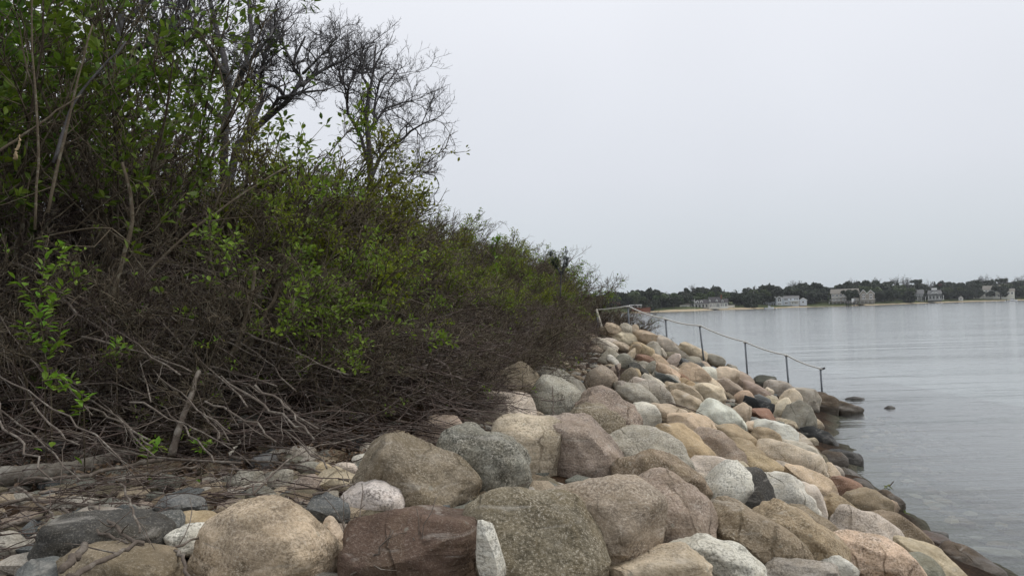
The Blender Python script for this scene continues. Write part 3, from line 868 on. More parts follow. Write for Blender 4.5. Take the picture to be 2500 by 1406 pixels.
# upper rows beside the rail: (zoomed u0, u1, v0, v1) from x = 1400 + u/6.25, y = 780 + v/6.25
UP = [
 (480, 740, 65, 215, -20, 'r', 'tan', 'brown tan boulder beside the leaning stake at the top of the slope'),
 (540, 940, 190, 330, -18, 'r', 'cream', 'cream boulder at the foot of the second rail post from the brush'),
 (700, 900, 60, 220, -40, 'r', 'pale', 'pale boulder behind the second rail post from the brush'),
 (130, 330, 215, 330, -15, 'r', 'tan', 'tan boulder at the dead brush edge below the leaning stake'),
 (300, 660, 310, 470, -20, 'r', 'pale', 'long pale boulder with a shaded left face near the top'),
 (610, 860, 345, 470, -28, 'r', 'tan', 'tan boulder right of the long pale one near the top'),
 (850, 1050, 370, 540, -40, 'a', 'gold', 'thin yellow edged slab against the golden tan block'),
 (900, 1220, 370, 540, -28, 'b', 'gold', 'golden tan block with a broken face near the third rail post'),
 (1110, 1340, 355, 540, -42, 'w', 'grey', 'grey upright slab right of the golden tan block'),
 (1295, 1385, 410, 540, -55, 'a', 'pale', 'narrow pale slab just left of the third rail post'),
 (900, 1110, 250, 380, -15, 'a', 'peach', 'peach rock behind the golden tan block'),
 (430, 700, 470, 690, -38, 'r', 'grey', 'pale green grey boulder at the edge of the dead brush'),
 (520, 700, 540, 710, -50, 'r', 'white', 'white patched boulder at the edge of the dead brush'),
 (640, 860, 520, 740, -48, 'r', 'green', 'long grey green boulder above the orange rock'),
 (700, 960, 440, 690, -40, 'r', 'tan', 'tan boulder left of the pink brown flat rocks'),
 (960, 1220, 540, 650, -12, 'a', 'rust', 'rusty flat topped rock in the middle of the upper slope'),
 (1200, 1480, 560, 720, -32, 'a', 'peach', 'peach split rock right of the rusty flat topped one'),
 (1390, 1620, 520, 740, -38, 'r', 'pale', 'pale ridged boulder below the third rail post'),
 (1550, 1730, 490, 620, -30, 'w', 'dark', 'dark faced rock on the skyline between two rail posts'),
 (1600, 1790, 590, 710, -30, 'r', 'slate', 'blue grey rock left of the grey one under the rail post'),
 (1710, 1990, 570, 720, -12, 'r', 'grey', 'smooth grey boulder at the foot of the fourth rail post from the brush'),
 (1210, 1580, 700, 880, -30, 'r', 'peach', 'pink tan furrowed boulder above the two orange red rocks'),
 (1060, 1220, 640, 870, -38, 'r', 'green', 'grey green mottled rock left of the pink tan furrowed one'),
 (920, 1110, 700, 800, -30, 'r', 'cream', 'small cream rock on the dark green long one'),
 (850, 1200, 700, 920, -38, 'a', 'dark', 'dark green long rock sloping across the upper slope'),
 (1500, 1720, 740, 860, -15, 'r', 'brown', 'shaded brown rock left of the long peach one'),
 (1590, 2010, 700, 1030, -42, 'r', 'peach', 'long peach boulder running down beside the dark leaning rock'),
 (1240, 1560, 850, 980, -25, 'a', 'slate', 'dark banded rock with a broken end left of the orange red pair'),
 (1050, 1400, 850, 1080, -38, 'r', 'pale', 'pale grey boulder below the dark green long rock'),
 (920, 1480, 930, 1230, -36, 'r', 'pale', 'big pale grey boulder with a speckled lower face on the upper slope'),
 (730, 960, 750, 1000, -45, 'r', 'olive', 'olive grey boulder left of the orange rock'),
 (480, 700, 660, 900, -40, 'r', 'pink', 'pinkish boulder behind the dark crooked twig'),
 (200, 620, 740, 1120, -42, 'r', 'pink', 'large pinkish tan boulder under the ends of the dead brush'),
 (640, 1060, 970, 1260, -36, 'r', 'grey', 'grey boulder with a long crest above the pinkish white one'),
 (1410, 1700, 970, 1150, -34, 'r', 'tan', 'tan boulder below the dark banded rock'),
 (1500, 1900, 1090, 1290, -34, 'r', 'tan', 'tan arched boulder with a dark stick lying beside it'),
 (1970, 2300, 890, 1120, -38, 'r', 'cream', 'cream long boulder below the whitish rock'),
 (2160, 2300, 905, 1010, -38, 'r', 'grey', 'grey mottled rock right of the cream long one'),
 (1830, 2240, 1000, 1260, -36, 'r', 'cream', 'cream round topped boulder with a dark underside'),
 (1930, 2160, 655, 820, -40, 'r', 'tan', 'tan folded rock left of the smooth cream oval'),
 (2000, 2290, 560, 650, -15, 'a', 'grey', 'grey skyline rock right of the fourth rail post foot'),
 (2140, 2330, 630, 720, -15, 'a', 'olive', 'olive rock on the skyline above the smooth cream oval'),
 (1400, 1760, 430, 540, -18, 'r', 'pale', 'pale broad skyline boulder right of the third rail post foot'),
 (1220, 1600, 310, 440, -22, 'a', 'pale', 'pale rocks edge on the skyline above the third rail post foot'),
 (900, 1250, 190, 310, -25, 'a', 'peach', 'peach flat rocks on the skyline right of the second rail post'),
 (1600, 2000, 420, 570, -24, 'a', 'tan', 'tan flat rock on the skyline left of the fourth rail post foot'),
 (2320, 2480, 690, 800, -20, 'a', 'grey', 'grey skyline rock right of the smooth cream oval'),
 (2440, 2560, 780, 900, -20, 'a', 'tan', 'tan skyline rock at the foot of the fifth rail post from the brush'),
 (860, 1000, 80, 200, -35, 'r', 'tan', 'tan skyline rock beyond the second rail post'),
 (1040, 1240, 240, 330, -25, 'a', 'pale', 'pale thin skyline rock left of the third rail post'),
 (400, 560, 120, 210, -10, 'r', 'brown', 'dark brown rock at the foot of the leaning stake'),
]
for i, r in enumerate(UP):
    x0, x1 = 1400 + r[0] / 6.25, 1400 + r[1] / 6.25
    y0, y1 = 780 + r[2] / 6.25, 780 + r[3] / 6.25
    boulder(700 + i, x0, x1, y0, y1, r[4], r[5], r[6], .6, r[7])
# gaps are filled with smaller rocks of the same stone
protos = []
for j in range(14):
    V, F = rock_shape('sra'[j % 3], 900 + j, 3)
    me = new_mesh('rock', V * np.array([1.2, 0.95, 0.75]), F.ravel(), np.full(len(F), 3), True, M_ROCK)
    protos.append(me)
g = np.random.default_rng(77)
RC = np.array([c for c, _ in rock_list])
RR = np.array([r for _, r in rock_list])
placed = []
FILL = ['tan', 'pale', 'grey', 'pink', 'cream', 'peach', 'olive', 'brown', 'green']
FILL_L = {'tan': 'small tan rock filling a gap between the boulders', 'pale': 'small pale rock filling a gap between the boulders', 'grey': 'small grey rock filling a gap between the boulders',
          'pink': 'small pinkish rock filling a gap between the boulders', 'cream': 'small cream rock filling a gap between the boulders', 'peach': 'small peach rock filling a gap between the boulders',
          'olive': 'small olive rock filling a gap between the boulders', 'brown': 'small brown rock filling a gap between the boulders', 'green': 'small grey green rock filling a gap between the boulders',
          'wet': 'small dark wet rock at the edge of the sea'}
n_fill = 0
cand = np.stack([g.uniform(-2.2, 9.4, 9000), g.uniform(3.2, 26, 9000)], -1)
cd = shore_d(cand[:, 0], cand[:, 1])
cs = front_s(cand[:, 0], cand[:, 1])
cz = terrain(cand[:, 0], cand[:, 1])
for (x, y), d, s, z in zip(cand, cd, cs, cz):
    if d < 0.5 or s > 0.5 or d > 6.0 or n_fill >= 125:
        continue
    r = g.uniform(0.10, 0.20) * (1 + 0.022 * y)
    c = np.array([x, y, z + 0.05 * r])
    if (np.linalg.norm(RC - c, axis=1) < 0.72 * RR + 0.6 * r).any():
        continue
    if placed and (np.linalg.norm(np.array([p[0] for p in placed]) - c, axis=1) < np.array([0.80 * (p[1] + r) for p in placed])).any():
        continue
    placed.append((c, r))
    col = 'wet' if z < 0.05 else FILL[g.integers(len(FILL))]
    o = link('rock', protos[g.integers(len(protos))], loc=c)
    o.scale = (r, r, r)
    o.rotation_euler = (g.uniform(-.4, .4), g.uniform(0.1, .5), g.uniform(-.6, .3))
    set_rock(o, col, g.uniform(.4, .9), STAIN[col], g)
    zone = 'at the water edge' if d < 1.5 else 'near the rope railing' if y > 17 else 'on the upper middle slope' if y > 10 else 'in the lower middle slope' if y > 6.5 else 'among the nearest boulders'
    tag(o, FILL_L[col].replace('filling a gap between the boulders', 'in a gap between boulders ' + zone), 'rock', 'small rocks between the boulders')
    n_fill += 1
print('fill', n_fill, 'boulders', len(rock_list))
# cobbles and chips of the terrace and under the water: too many and too small to count
def scatter_stones(name, label, P, size, seed, mat, cols):
    V0, F0 = rock_shape('a', seed, 1)
    V1, F1 = rock_shape('a', seed + 1, 1)
    g = np.random.default_rng(seed)
    Vs, Fs = [], []
    off = 0
    for p, s in zip(P, size):
        V, F = (V0, F0) if g.random() < .5 else (V1, F1)
        a = g.uniform(0, 6.28)
        R = np.array([[math.cos(a), -math.sin(a), 0], [math.sin(a), math.cos(a), 0], [0, 0, 1]])
        Vs.append((V * np.array([1.25, 0.9, 0.6]) * g.uniform(.8, 1.2, 3)) @ R.T * s + p)
        Fs.append(F + off)
        off += len(V)
    me = new_mesh(name, np.concatenate(Vs), np.concatenate(Fs).ravel(), np.full(sum(len(f) for f in Fs), 3), False, mat)
    return tag(link(name, me), label, kind='stuff')
def cobble_material():
    m, nt = mat_new('mixed_cobbles')
    b = NB(nt)
    geo = b.n('ShaderNodeNewGeometry')
    v = geo.outputs['Position']
    rp = b.n('ShaderNodeValToRGB')
    rp.color_ramp.interpolation = 'CONSTANT'
    for i, c in enumerate(('grey', 'slate', 'pale', 'green', 'tan', 'brown', 'pink', 'olive')):
        e = rp.color_ramp.elements[i] if i < 2 else rp.color_ramp.elements.new(i / 8)
        e.position = i / 8
        e.color = c4(np.array(PAL[c]) * 0.8)
    b.l(geo.outputs['Random Per Island'], rp.inputs[0])
    n = b.noise(v, 90, 3, .6)
    base = b.mix(b.mr(n, .38, .6, .65, 0), rp.outputs[0], b.mix(1.0, rp.outputs[0], (.3, .28, .25, 1), 'MULTIPLY'))
    b.out(b.pbsdf(base, .85, .2, b.bump(n, .5, .01)))
    return m
M_COB = cobble_material()
g = np.random.default_rng(5)
n = 5200
cx, cy = g.uniform(-8, 8.5, n), g.uniform(2.5, 25, n)
s, d = front_s(cx, cy), shore_d(cx, cy)
ok = (s < 0.7) & (d > 0.9)
P = np.stack([cx, cy, terrain(cx, cy)], -1)[ok]
cx, cy = g.uniform(-6, 0.3, 700), g.uniform(3.2, 7.6, 700)
ok = (front_s(cx, cy) < 0.2)
big = np.stack([cx, cy, terrain(cx, cy)], -1)[ok]
P = np.concatenate([P, big])
scatter_stones('cobbles', 'loose cobbles and chips lying between the boulders and under the sticks', P, np.concatenate([g.uniform(.03, .12, len(P) - len(big)), g.uniform(.06, .15, len(big))]), 31, M_COB, None)
cx, cy = g.uniform(5, 12, 1600), g.uniform(4, 26, 1600)
d = shore_d(cx, cy)
ok = (d < -0.6) & (d > -3.6)
P = np.stack([cx, cy, terrain(cx, cy)], -1)[ok]
scatter_stones('seabed_stones', 'pale stones on the bottom of the shallows', P, g.uniform(.04, .15, len(P)), 41, M_COB, None)
slab = link('sunken_slab', new_mesh('sunken_slab', rock_shape('b', 71, 3)[0] * np.array([.34, .16, .07]), ico(3)[1].ravel(), np.full(len(ico(3)[1]), 3), True, M_ROCK), loc=on_plane(2418, 1350, -0.22))
slab.rotation_euler = (0, 0, R_(-25))
set_rock(slab, 'white', .2, .2, g)
tag(slab, 'pale slab lying under the water at the bottom right', 'stone')
# ------------------------------------------------------------------ rope railing down the slope
M_STEEL = plain_material('galvanised_pipe', (0.17, 0.185, 0.20), 0.45, 0.25, 8, 0.5, 0.4)
M_ROPE = plain_material('white_rope', (0.62, 0.61, 0.57), 0.85, 0.15, 40)
M_STAKE = plain_material('weathered_stake', (0.52, 0.48, 0.40), 0.85, 0.25, 20)
M_BLACK = plain_material('black_tape', (0.02, 0.02, 0.022), 0.6, 0.2)
POSTS = [((1456, 757), (1461, 808), 25.6), ((1533, 748), (1537, 824), 24.6), ((1625, 779), (1631, 868), 24.2), ((1708, 795), (1719, 886), 23.9),
         ((1819, 835), (1826, 930), 23.6), ((1919, 867), (1927, 958), 23.3), ((2003, 900), (2008, 972), 23.1)]
tops = [at(*t, Y) for t, b_, Y in POSTS]
feet = [at(*b_, Y) for t, b_, Y in POSTS]
rail = thing('rope_railing', 'rope handrail on steel pipe posts running down the boulders into the water', 'railing', feet[3])
L0 = np.array(feet[3])
for i, (t, f) in enumerate(zip(tops, feet)):
    f2 = f + (f - t) * 0.25
    P = np.linspace(f2, t, 3) - L0
    link('post', Tubes().add(P, np.full(3, 0.027 if i else 0.022), 10).mesh('post', M_STEEL), rail)
for i in range(6):
    t = np.linspace(0, 1, 12)[:, None]
    P = tops[i] * (1 - t) + tops[i + 1] * t
    P[:, 2] -= (0.05 if i else 0.02) * 4 * (t * (1 - t))[:, 0]
    P[:, 2] += 0.012
    link('rope', Tubes().add(P - L0, np.full(12, 0.021), 8).mesh('rope', M_ROPE), rail)
for i in range(7):
    a = np.linspace(0, 2 * math.pi, 10)
    P = tops[i][None] + np.stack([np.cos(a) * .045, np.sin(a) * .045, -0.03 + a * 0.006], -1)
    link('rope_knot', Tubes().add(P - L0, np.full(10, 0.015), 6).mesh('rope_knot', M_ROPE), rail)
P = np.array([tops[6], tops[6] + RIGHT * .07 + UPV * .0, tops[6] + RIGHT * .13 + UPV * .02])
link('rope_end', Tubes().add(P - L0, np.array([.022, .03, .03]), 8).mesh('rope_end', M_BLACK), rail)
P = np.array([at(1456, 756, 25.3), at(1464, 782, 25.0), at(1475, 822, 24.8)]) - L0
link('stake', Tubes().add(P, np.array([.035, .04, .045]), 8).mesh('stake', M_STAKE), rail)

# ------------------------------------------------------------------ bare trees
def px_line(pts, Y, g, jit=0.25, n=14):
    """limb drawn through picture points, standing around depth Y with its own wander in depth"""
    pts = np.array(pts, float)
    seg = np.concatenate([[0], np.cumsum(np.linalg.norm(np.diff(pts, axis=0), axis=1))])
    u = np.linspace(0, seg[-1], n)
    x, y = np.interp(u, seg, pts[:, 0]), np.interp(u, seg, pts[:, 1])
    dz = np.cumsum(g.normal(size=n)) * jit / math.sqrt(n)
    dz -= dz[0]
    P = np.array([at(a, b_, Y + d) for a, b_, d in zip(x, y, dz)])
    return P
def bare_tree(label, limbs, Y, seed, dens=1.0, rs=1.0, reach=1.3):
    g = np.random.default_rng(seed)
    Ps, Rs, main = [], [], None
    for (pts, r0, r1, yo) in limbs:
        P = px_line(pts, Y + yo * 1.6, g, .7)
        Ps.append(P)
        Rs.append(np.linspace(r0, r1, len(P)) * rs)
    base = Ps[0][0].copy()
    base[2] = hz(base[0], base[1]) - 0.1
    if base[2] < Ps[0][0][2] - 0.2:
        k = np.linspace(0, 1, 5)[:, None]
        low = base * (1 - k) + Ps[0][0] * k
        Ps[0] = np.concatenate([low[:-1], Ps[0]])[np.linspace(0, 17, 14).astype(int)]
        Rs[0] = np.concatenate([np.linspace(Rs[0][0] * 1.15, Rs[0][0], 5)[:-1], Rs[0]])[np.linspace(0, 17, 14).astype(int)]
    t = thing('bare_tree', label, 'tree', base, group='leafless trees on top of the bank')
    tb = Tubes()
    tb.add(Ps[0] - base, Rs[0], 8)
    link('trunk', tb.mesh('trunk', M_TREE), t)
    for P, R in zip(Ps[1:], Rs[1:]):
        link('limb', Tubes().add(P - base, R, 7).mesh('limb', M_TREE), t)
    P0 = np.array(Ps) - base
    R0 = np.array(Rs)
    Ltot = np.linalg.norm(np.diff(P0, axis=1), axis=2).sum(1)
    cr = Tubes()
    S, D, r, idx, tt = sprout(P0, R0, int(15 * dens), 0.15, 1.0, 0.8, 0.25, g)
    keep = (r < 0.05 * rs + 0.02) & (g.random(len(r)) < Ltot[idx] / np.percentile(Ltot, 75))
    S, D, r, idx, tt = S[keep], D[keep], r[keep], idx[keep], tt[keep]
    D = unit(D + np.array([0, 0, 0.25]))
    ln = np.minimum(Ltot[idx] * 0.45, reach) * g.uniform(.5, 1.25, len(S))
    P1, R1 = grow(S, D, ln, 10, np.minimum(r * .7, .020 * rs), .005, .20, g, (0.02, 0, .03))
    cr.add(P1, R1, 5)
    S, D, r, idx, tt = sprout(P1, R1, int(9 * dens), 0.15, 1.0, 0.78, 0.25, g)
    ln = (ln[idx] * 0.50 * (1.15 - .5 * tt)) * g.uniform(.6, 1.25, len(S))
    P2, R2 = grow(S, unit(D + np.array([0.04, 0, .18])), ln, 6, np.minimum(r * .7, .008), .003, .24, g, (0.02, 0, .06))
    cr.add(P2, R2, 3)
    S, D, r, idx, tt = sprout(P2, R2, int(3 * dens), 0.15, 1.0, 0.75, 0.25, g)
    ln = np.maximum(.10, ln[idx] * 0.5) * g.uniform(.6, 1.2, len(S))
    P3, R3 = grow(S, unit(D + np.array([0.03, 0, .22])), ln, 4, np.minimum(r * .8, .0045), .0025, .25, g, (0, 0, .08))
    cr.add(P3, R3, 3)
    S, D, r, idx, tt = sprout(P3, R3, 1, 0.3, 1.0, 0.7, 0.2, g)
    P4, R4 = grow(S, unit(D + np.array([0, 0, .25])), np.maximum(.05, ln[idx] * .5), 3, .0026, .002, .2, g)
    cr.add(P4, R4, 3)
    cw = link('crown', cr.mesh('crown', M_TREE), t)
    return t
bare_tree('leafless tree at the right end of the group, limbs reaching over the brush', [
    ([(905, 500), (905, 400), (895, 300), (893, 255), (905, 215), (912, 170), (918, 110)], .085, .018, 0),
    ([(908, 430), (930, 380), (958, 352), (985, 340), (1000, 322), (1030, 304), (1062, 290)], .05, .010, -.3),
    ([(896, 330), (912, 305), (940, 265), (985, 250), (1035, 245)], .035, .008, .3),
    ([(905, 235), (900, 210), (885, 190), (880, 150), (890, 110)], .04, .010, .2),
    ([(905, 420), (880, 330), (848, 275), (845, 222), (833, 190), (818, 150)], .05, .012, .4),
    ([(900, 490), (925, 440), (965, 420), (1000, 430), (1030, 400)], .03, .008, -.4),
    ([(848, 250), (850, 215), (868, 170), (885, 125)], .03, .008, .3),
    ([(912, 320), (915, 250), (930, 190), (965, 165), (975, 190)], .03, .007, -.3)], 17.0, 11, 1.0, 1.0, .9)
bare_tree('leafless tree with a thick limb leaning right over a brown leaved bush', [
    ([(560, 380), (600, 335), (650, 290), (700, 250), (738, 210), (735, 188), (716, 170), (720, 140), (745, 90)], .085, .018, 0),
    ([(738, 208), (765, 185), (800, 165), (840, 148), (880, 118)], .05, .010, -.2),
    ([(640, 300), (680, 240), (745, 225), (800, 220), (840, 200)], .045, .009, .4),
    ([(700, 245), (680, 215), (640, 200), (600, 150), (590, 90)], .045, .010, .3),
    ([(600, 330), (640, 250), (635, 190), (650, 120), (680, 50)], .06, .012, -.4),
    ([(718, 160), (690, 110), (690, 60), (710, 30)], .03, .008, .2),
    ([(740, 180), (790, 130), (812, 105), (822, 88)], .03, .008, -.2)], 15.5, 12, 1.15, 1.0, .62)
bare_tree('tall leafless tree whose upright stems leave the top of the picture', [
    ([(545, 330), (560, 220), (545, 130), (520, 40), (500, -60), (505, -160)], .075, .025, 0),
    ([(560, 240), (600, 160), (615, 80), (606, -10), (600, -110)], .06, .02, .3),
    ([(550, 180), (500, 110), (460, 40), (430, -50)], .05, .016, -.4),
    ([(548, 300), (480, 230), (420, 150), (395, 60), (410, -40)], .06, .018, .4),
    ([(600, 160), (660, 90), (672, 55), (668, 25)], .04, .012, -.3),
    ([(520, 40), (560, -20), (575, -80), (590, -130)], .035, .012, .4),
    ([(560, 220), (620, 190), (670, 135), (700, 110)], .04, .010, .5)], 14.8, 13, .9, 1.0, .75)
bare_tree('leafless tree with a dark straight trunk and a long low limb at upper left', [
    ([(285, 300), (288, 180), (290, 90), (300, 0), (305, -100), (290, -200)], .07, .035, 0),
    ([(300, 150), (340, 120), (390, 100), (440, 60), (470, -10)], .05, .014, -.3),
    ([(290, 120), (240, 60), (190, 20), (150, -40)], .06, .018, .3),
    ([(295, 60), (340, 20), (370, -50), (400, -120)], .045, .014, .4),
    ([(300, 160), (350, 150), (430, 120), (500, 80), (540, 60)], .045, .010, .3)], 13.8, 14, 1.0)

# ------------------------------------------------------------------ shrubs (a few built, then copied with their parts)
def make_shrub(seed, h, nstem, lean, leafy, leafm, stemm, twist=.10, spread=.9, leaf=(.035, .06), twig=1.0, fl=4):
    g = np.random.default_rng(seed)
    t = thing('shrub', '', 'shrub')
    a = g.uniform(0, 6.28, nstem)
    S = np.stack([np.cos(a), np.sin(a), a * 0], -1) * g.uniform(.02, .22, nstem)[:, None]
    S[:, 2] = -0.12
    D = np.stack([np.cos(a) * spread * .6, np.sin(a) * spread * .6, np.ones(nstem)], -1) + g.normal(size=(nstem, 3)) * .22 + np.array(lean)
    ln = h * g.uniform(.65, 1.1, nstem)
    tr = np.array([lean[0] * .10, lean[1] * .10, -.012])
    P0, R0 = grow(S, D, ln, 10, g.uniform(.010, .023, nstem) * (h / 2) ** .5, .004, twist, g, tr)
    tb = Tubes().add(P0, R0, 6)
    S, D, r, idx, tt = sprout(P0, R0, 8, .18, .98, .6, .2, g)
    l1 = ln[idx] * .36 * (1.2 - .7 * tt) * g.uniform(.6, 1.3, len(S))
    P1, R1 = grow(S, unit(D + np.array([0, 0, .2])), l1, 6, np.minimum(r * .8, .010), .0034, .16, g, tr)
    tb.add(P1, R1, 4)
    S, D, r, idx, tt = sprout(P1, R1, int(5 * twig), .12, 1, .7, .25, g)
    l2 = np.maximum(.10, l1[idx] * .45 * g.uniform(.6, 1.3, len(S)))
    P2, R2 = grow(S, unit(D + np.array([0, 0, .15])), l2, 4, .0046, .0024, .2, g)
    tb.add(P2, R2, 3)
    S, D, r, idx, tt = sprout(P2, R2, 1, .2, 1, .7, .25, g)
    P3, R3 = grow(S, D, np.maximum(.05, l2[idx] * .5), 3, .0030, .002, .2, g)
    tb.add(P3, R3, 3)
    link('branches', tb.mesh('branches', stemm), t)
    if leafy > 0:
        tips = P2[:, -1]
        field = vnoise(tips * 1.9 + seed * 3.1, 9)
        high = tips[:, 2] / max(.1, h)
        p = np.clip(leafy * (0.05 + np.clip((field - .06) * 6, 0, 1.1)) * (0.35 + .8 * high), 0, 1)
        sel = g.random(len(tips)) < p
        pos, dr = [], []
        for P in (P2[sel], P2[sel][:, 1:3].mean(1, keepdims=True).repeat(2, 1)):
            for _ in range(fl):
                j = g.normal(size=(len(P), 3))
                pos.append(P[:, -1] + j * .022)
                dr.append(unit(P[:, -1] - P[:, 0] + 1e-6) + j * .9 + np.array([0, 0, .1]))
        pos, dr = np.concatenate(pos), np.concatenate(dr)
        if len(pos):
            f = link('foliage', leaves_mesh('foliage', pos, dr, g.uniform(*leaf, len(pos)), leafm, g), t)
            f['kind'] = 'stuff'
    return t
KINDS = {}
def K(nm, *a, **k):
    KINDS.setdefault(nm, []).append(make_shrub(*a, **k))
for s in (1, 2, 3):
    K('green', 100 + s, 2.0, 11, (.55, -.25, 0), .72, M_LEAF, M_STEM, leaf=(.035, .08), fl=6)
for s in (1, 2):
    K('tall', 120 + s, 3.2, 10, (.12, -.12, 0), 1.6, M_LEAFDK, M_STEM, spread=.5, leaf=(.055, .10), twist=.07, fl=6)
for s in (1, 2, 3):
    K('bare', 140 + s, 1.8, 13, (.6, -.3, 0), .10, M_LEAF, M_STEM, spread=1.0, twist=.13)
for s in (1, 2):
    K('yellow', 160 + s, 1.5, 14, (.5, -.25, 0), 1.4, M_LEAFYL, M_STEM, spread=1.0, leaf=(.028, .05), twig=1.2, fl=6)
for s in (1, 2):
    K('purple', 180 + s, 1.5, 16, (.35, -.2, 0), .0, M_LEAF, M_TWIG, spread=1.0, twist=.16, twig=1.2)
K('brown', 190, 1.6, 18, (.1, -.1, 0), .9, M_BROWN, M_BROWNTWIG, spread=1.0, leaf=(.03, .05), twig=1.2)
LOOK = {'green': 'arching green leaved shrub', 'tall': 'upright dark green shrub', 'bare': 'leafless grey brown shrub', 'yellow': 'shrub with small yellow green leaves',
        'purple': 'leafless purplish twiggy shrub', 'brown': 'brown leaved bush'}
def shrub_label(kind, x, y, sc):
    px = 1250 + FPX * x / y
    s = float(front_s(np.array([x]), np.array([y]))[0])
    row = 'at the thicket edge' if s < 1.1 else 'halfway up' if s < 3.0 else 'high up'
    size = 'small ' if sc < .75 else 'large ' if sc > 1.2 else ''
    where = ('behind the tall leafy sapling' if px < 170 else 'left of the thick leaning stems' if px < 480 else 'behind the thick leaning stems' if px < 720 else 'below the right leafless tree' if px < 960 else
             'above the speckled boulder' if px < 1180 else 'above the dead brush heap' if px < 1330 else 'near the young pine' if px < 1430 else 'beside the rope railing')
    return size + LOOK[kind] + ' ' + row + ' ' + where
used = set()
def put_shrub(kind, x, y, sc=1.0, rz=0.0, label=None, j=None, g=random):
    lst = KINDS[kind]
    k = j if j is not None else g.randrange(len(lst))
    src = lst[k]
    if (kind, k) not in used:
        used.add((kind, k))
        o = src
    else:
        o = copy_tree(src)
    o.location = (x, y, hz(x, y) - .03)
    o.rotation_euler = (0, 0, rz)
    o.scale = (sc, sc, sc)
    tag(o, label or shrub_label(kind, x, y, sc), 'shrub', 'shrubs of the thicket on the bank')
    return o
gr = random.Random(21)
pts = []
tries = 0
while len(pts) < 285 and tries < 40000:
    tries += 1
    y = gr.uniform(6.5, 36)
    x = gr.uniform(-13, 4.0)
    s = float(front_s(np.array([x]), np.array([y]))[0])
    if s < 0.3 or s > 8.5:
        continue
    pxx = 1250 + FPX * x / y
    if pxx < -260 or pxx > 1560:
        continue
    if y > 17 and s > 5.0:
        continue
    if y < 26.5 and pxx + 1.2 * FPX / y > 1450:
        continue
    sp = 0.42 + 0.022 * y + 0.06 * s
    if any((x - a) ** 2 + (y - b_) ** 2 < sp * sp for a, b_, *_ in pts):
        continue
    pts.append((x, y, s, pxx))
for x, y, s, pxx in pts:
    u = gr.random()
    far = y > 15
    if pxx > 1400:
        kind = 'purple' if u < .55 else 'bare'
        sc = 1.0 + .22 * min(s, 2.5)
    elif pxx > 1050 or far:
        kind = 'yellow' if u < .54 else 'green' if u < .66 else 'bare' if u < .88 else 'purple'
        sc = (.46 + .17 * min(s, 3.2)) * (1.3 if pxx > 1230 else 1)
        if kind == 'yellow':
            sc *= 1.25
    elif pxx > 420:
        kind = 'green' if u < .38 else 'bare' if u < .76 else 'yellow' if u < .90 else 'purple'
        sc = (.60 + .20 * min(s, 4)) * (.86 if pxx > 820 else 1)
        if kind in ('yellow', 'purple'):
            sc *= 1.2
    else:
        kind = 'tall' if u < .74 and s > 2.2 else 'green' if u < .72 and s > 2.2 else 'bare' if u < .86 else 'purple'
        sc = .65 + .20 * min(s, 4)
        if kind == 'tall':
            sc = 1.0 + .14 * min(s, 5)
    if (s < 0.9 and pxx < 1180) or s < 0.55:
        kind = 'bare' if u < .6 else 'purple' if u < .8 else kind
    put_shrub(kind, x, y, sc * gr.uniform(.85, 1.15), gr.uniform(-.8, .8), g=gr)
for q, (pxx, y, sc) in enumerate([(1405, 27.0, 1.55), (1432, 28.0, 1.6), (1458, 29.0, 1.5), (1480, 30.0, 1.35), (1502, 31.0, 1.05), (1522, 31.5, .8), (1420, 32.0, 1.8), (1448, 33.0, 1.8), (1474, 34.0, 1.6), (1498, 35.0, 1.4), (1522, 36.0, 1.2), (1545, 36.5, .9)]):
    put_shrub('purple' if q % 3 else 'bare', (pxx - 1250) * y / FPX, y, sc, gr.uniform(-.8, .8), g=gr)
p = at(770, 330, 16.2)
put_shrub('brown', p[0], p[1], 1.25, 0, 'brown leaved bush under the limb of the leaning leafless tree')
for k in KINDS:
    for j, o in enumerate(KINDS[k]):
        if (k, j) not in used:
            for c in list(o.children):
                bpy.data.objects.remove(c)
            bpy.data.objects.remove(o)
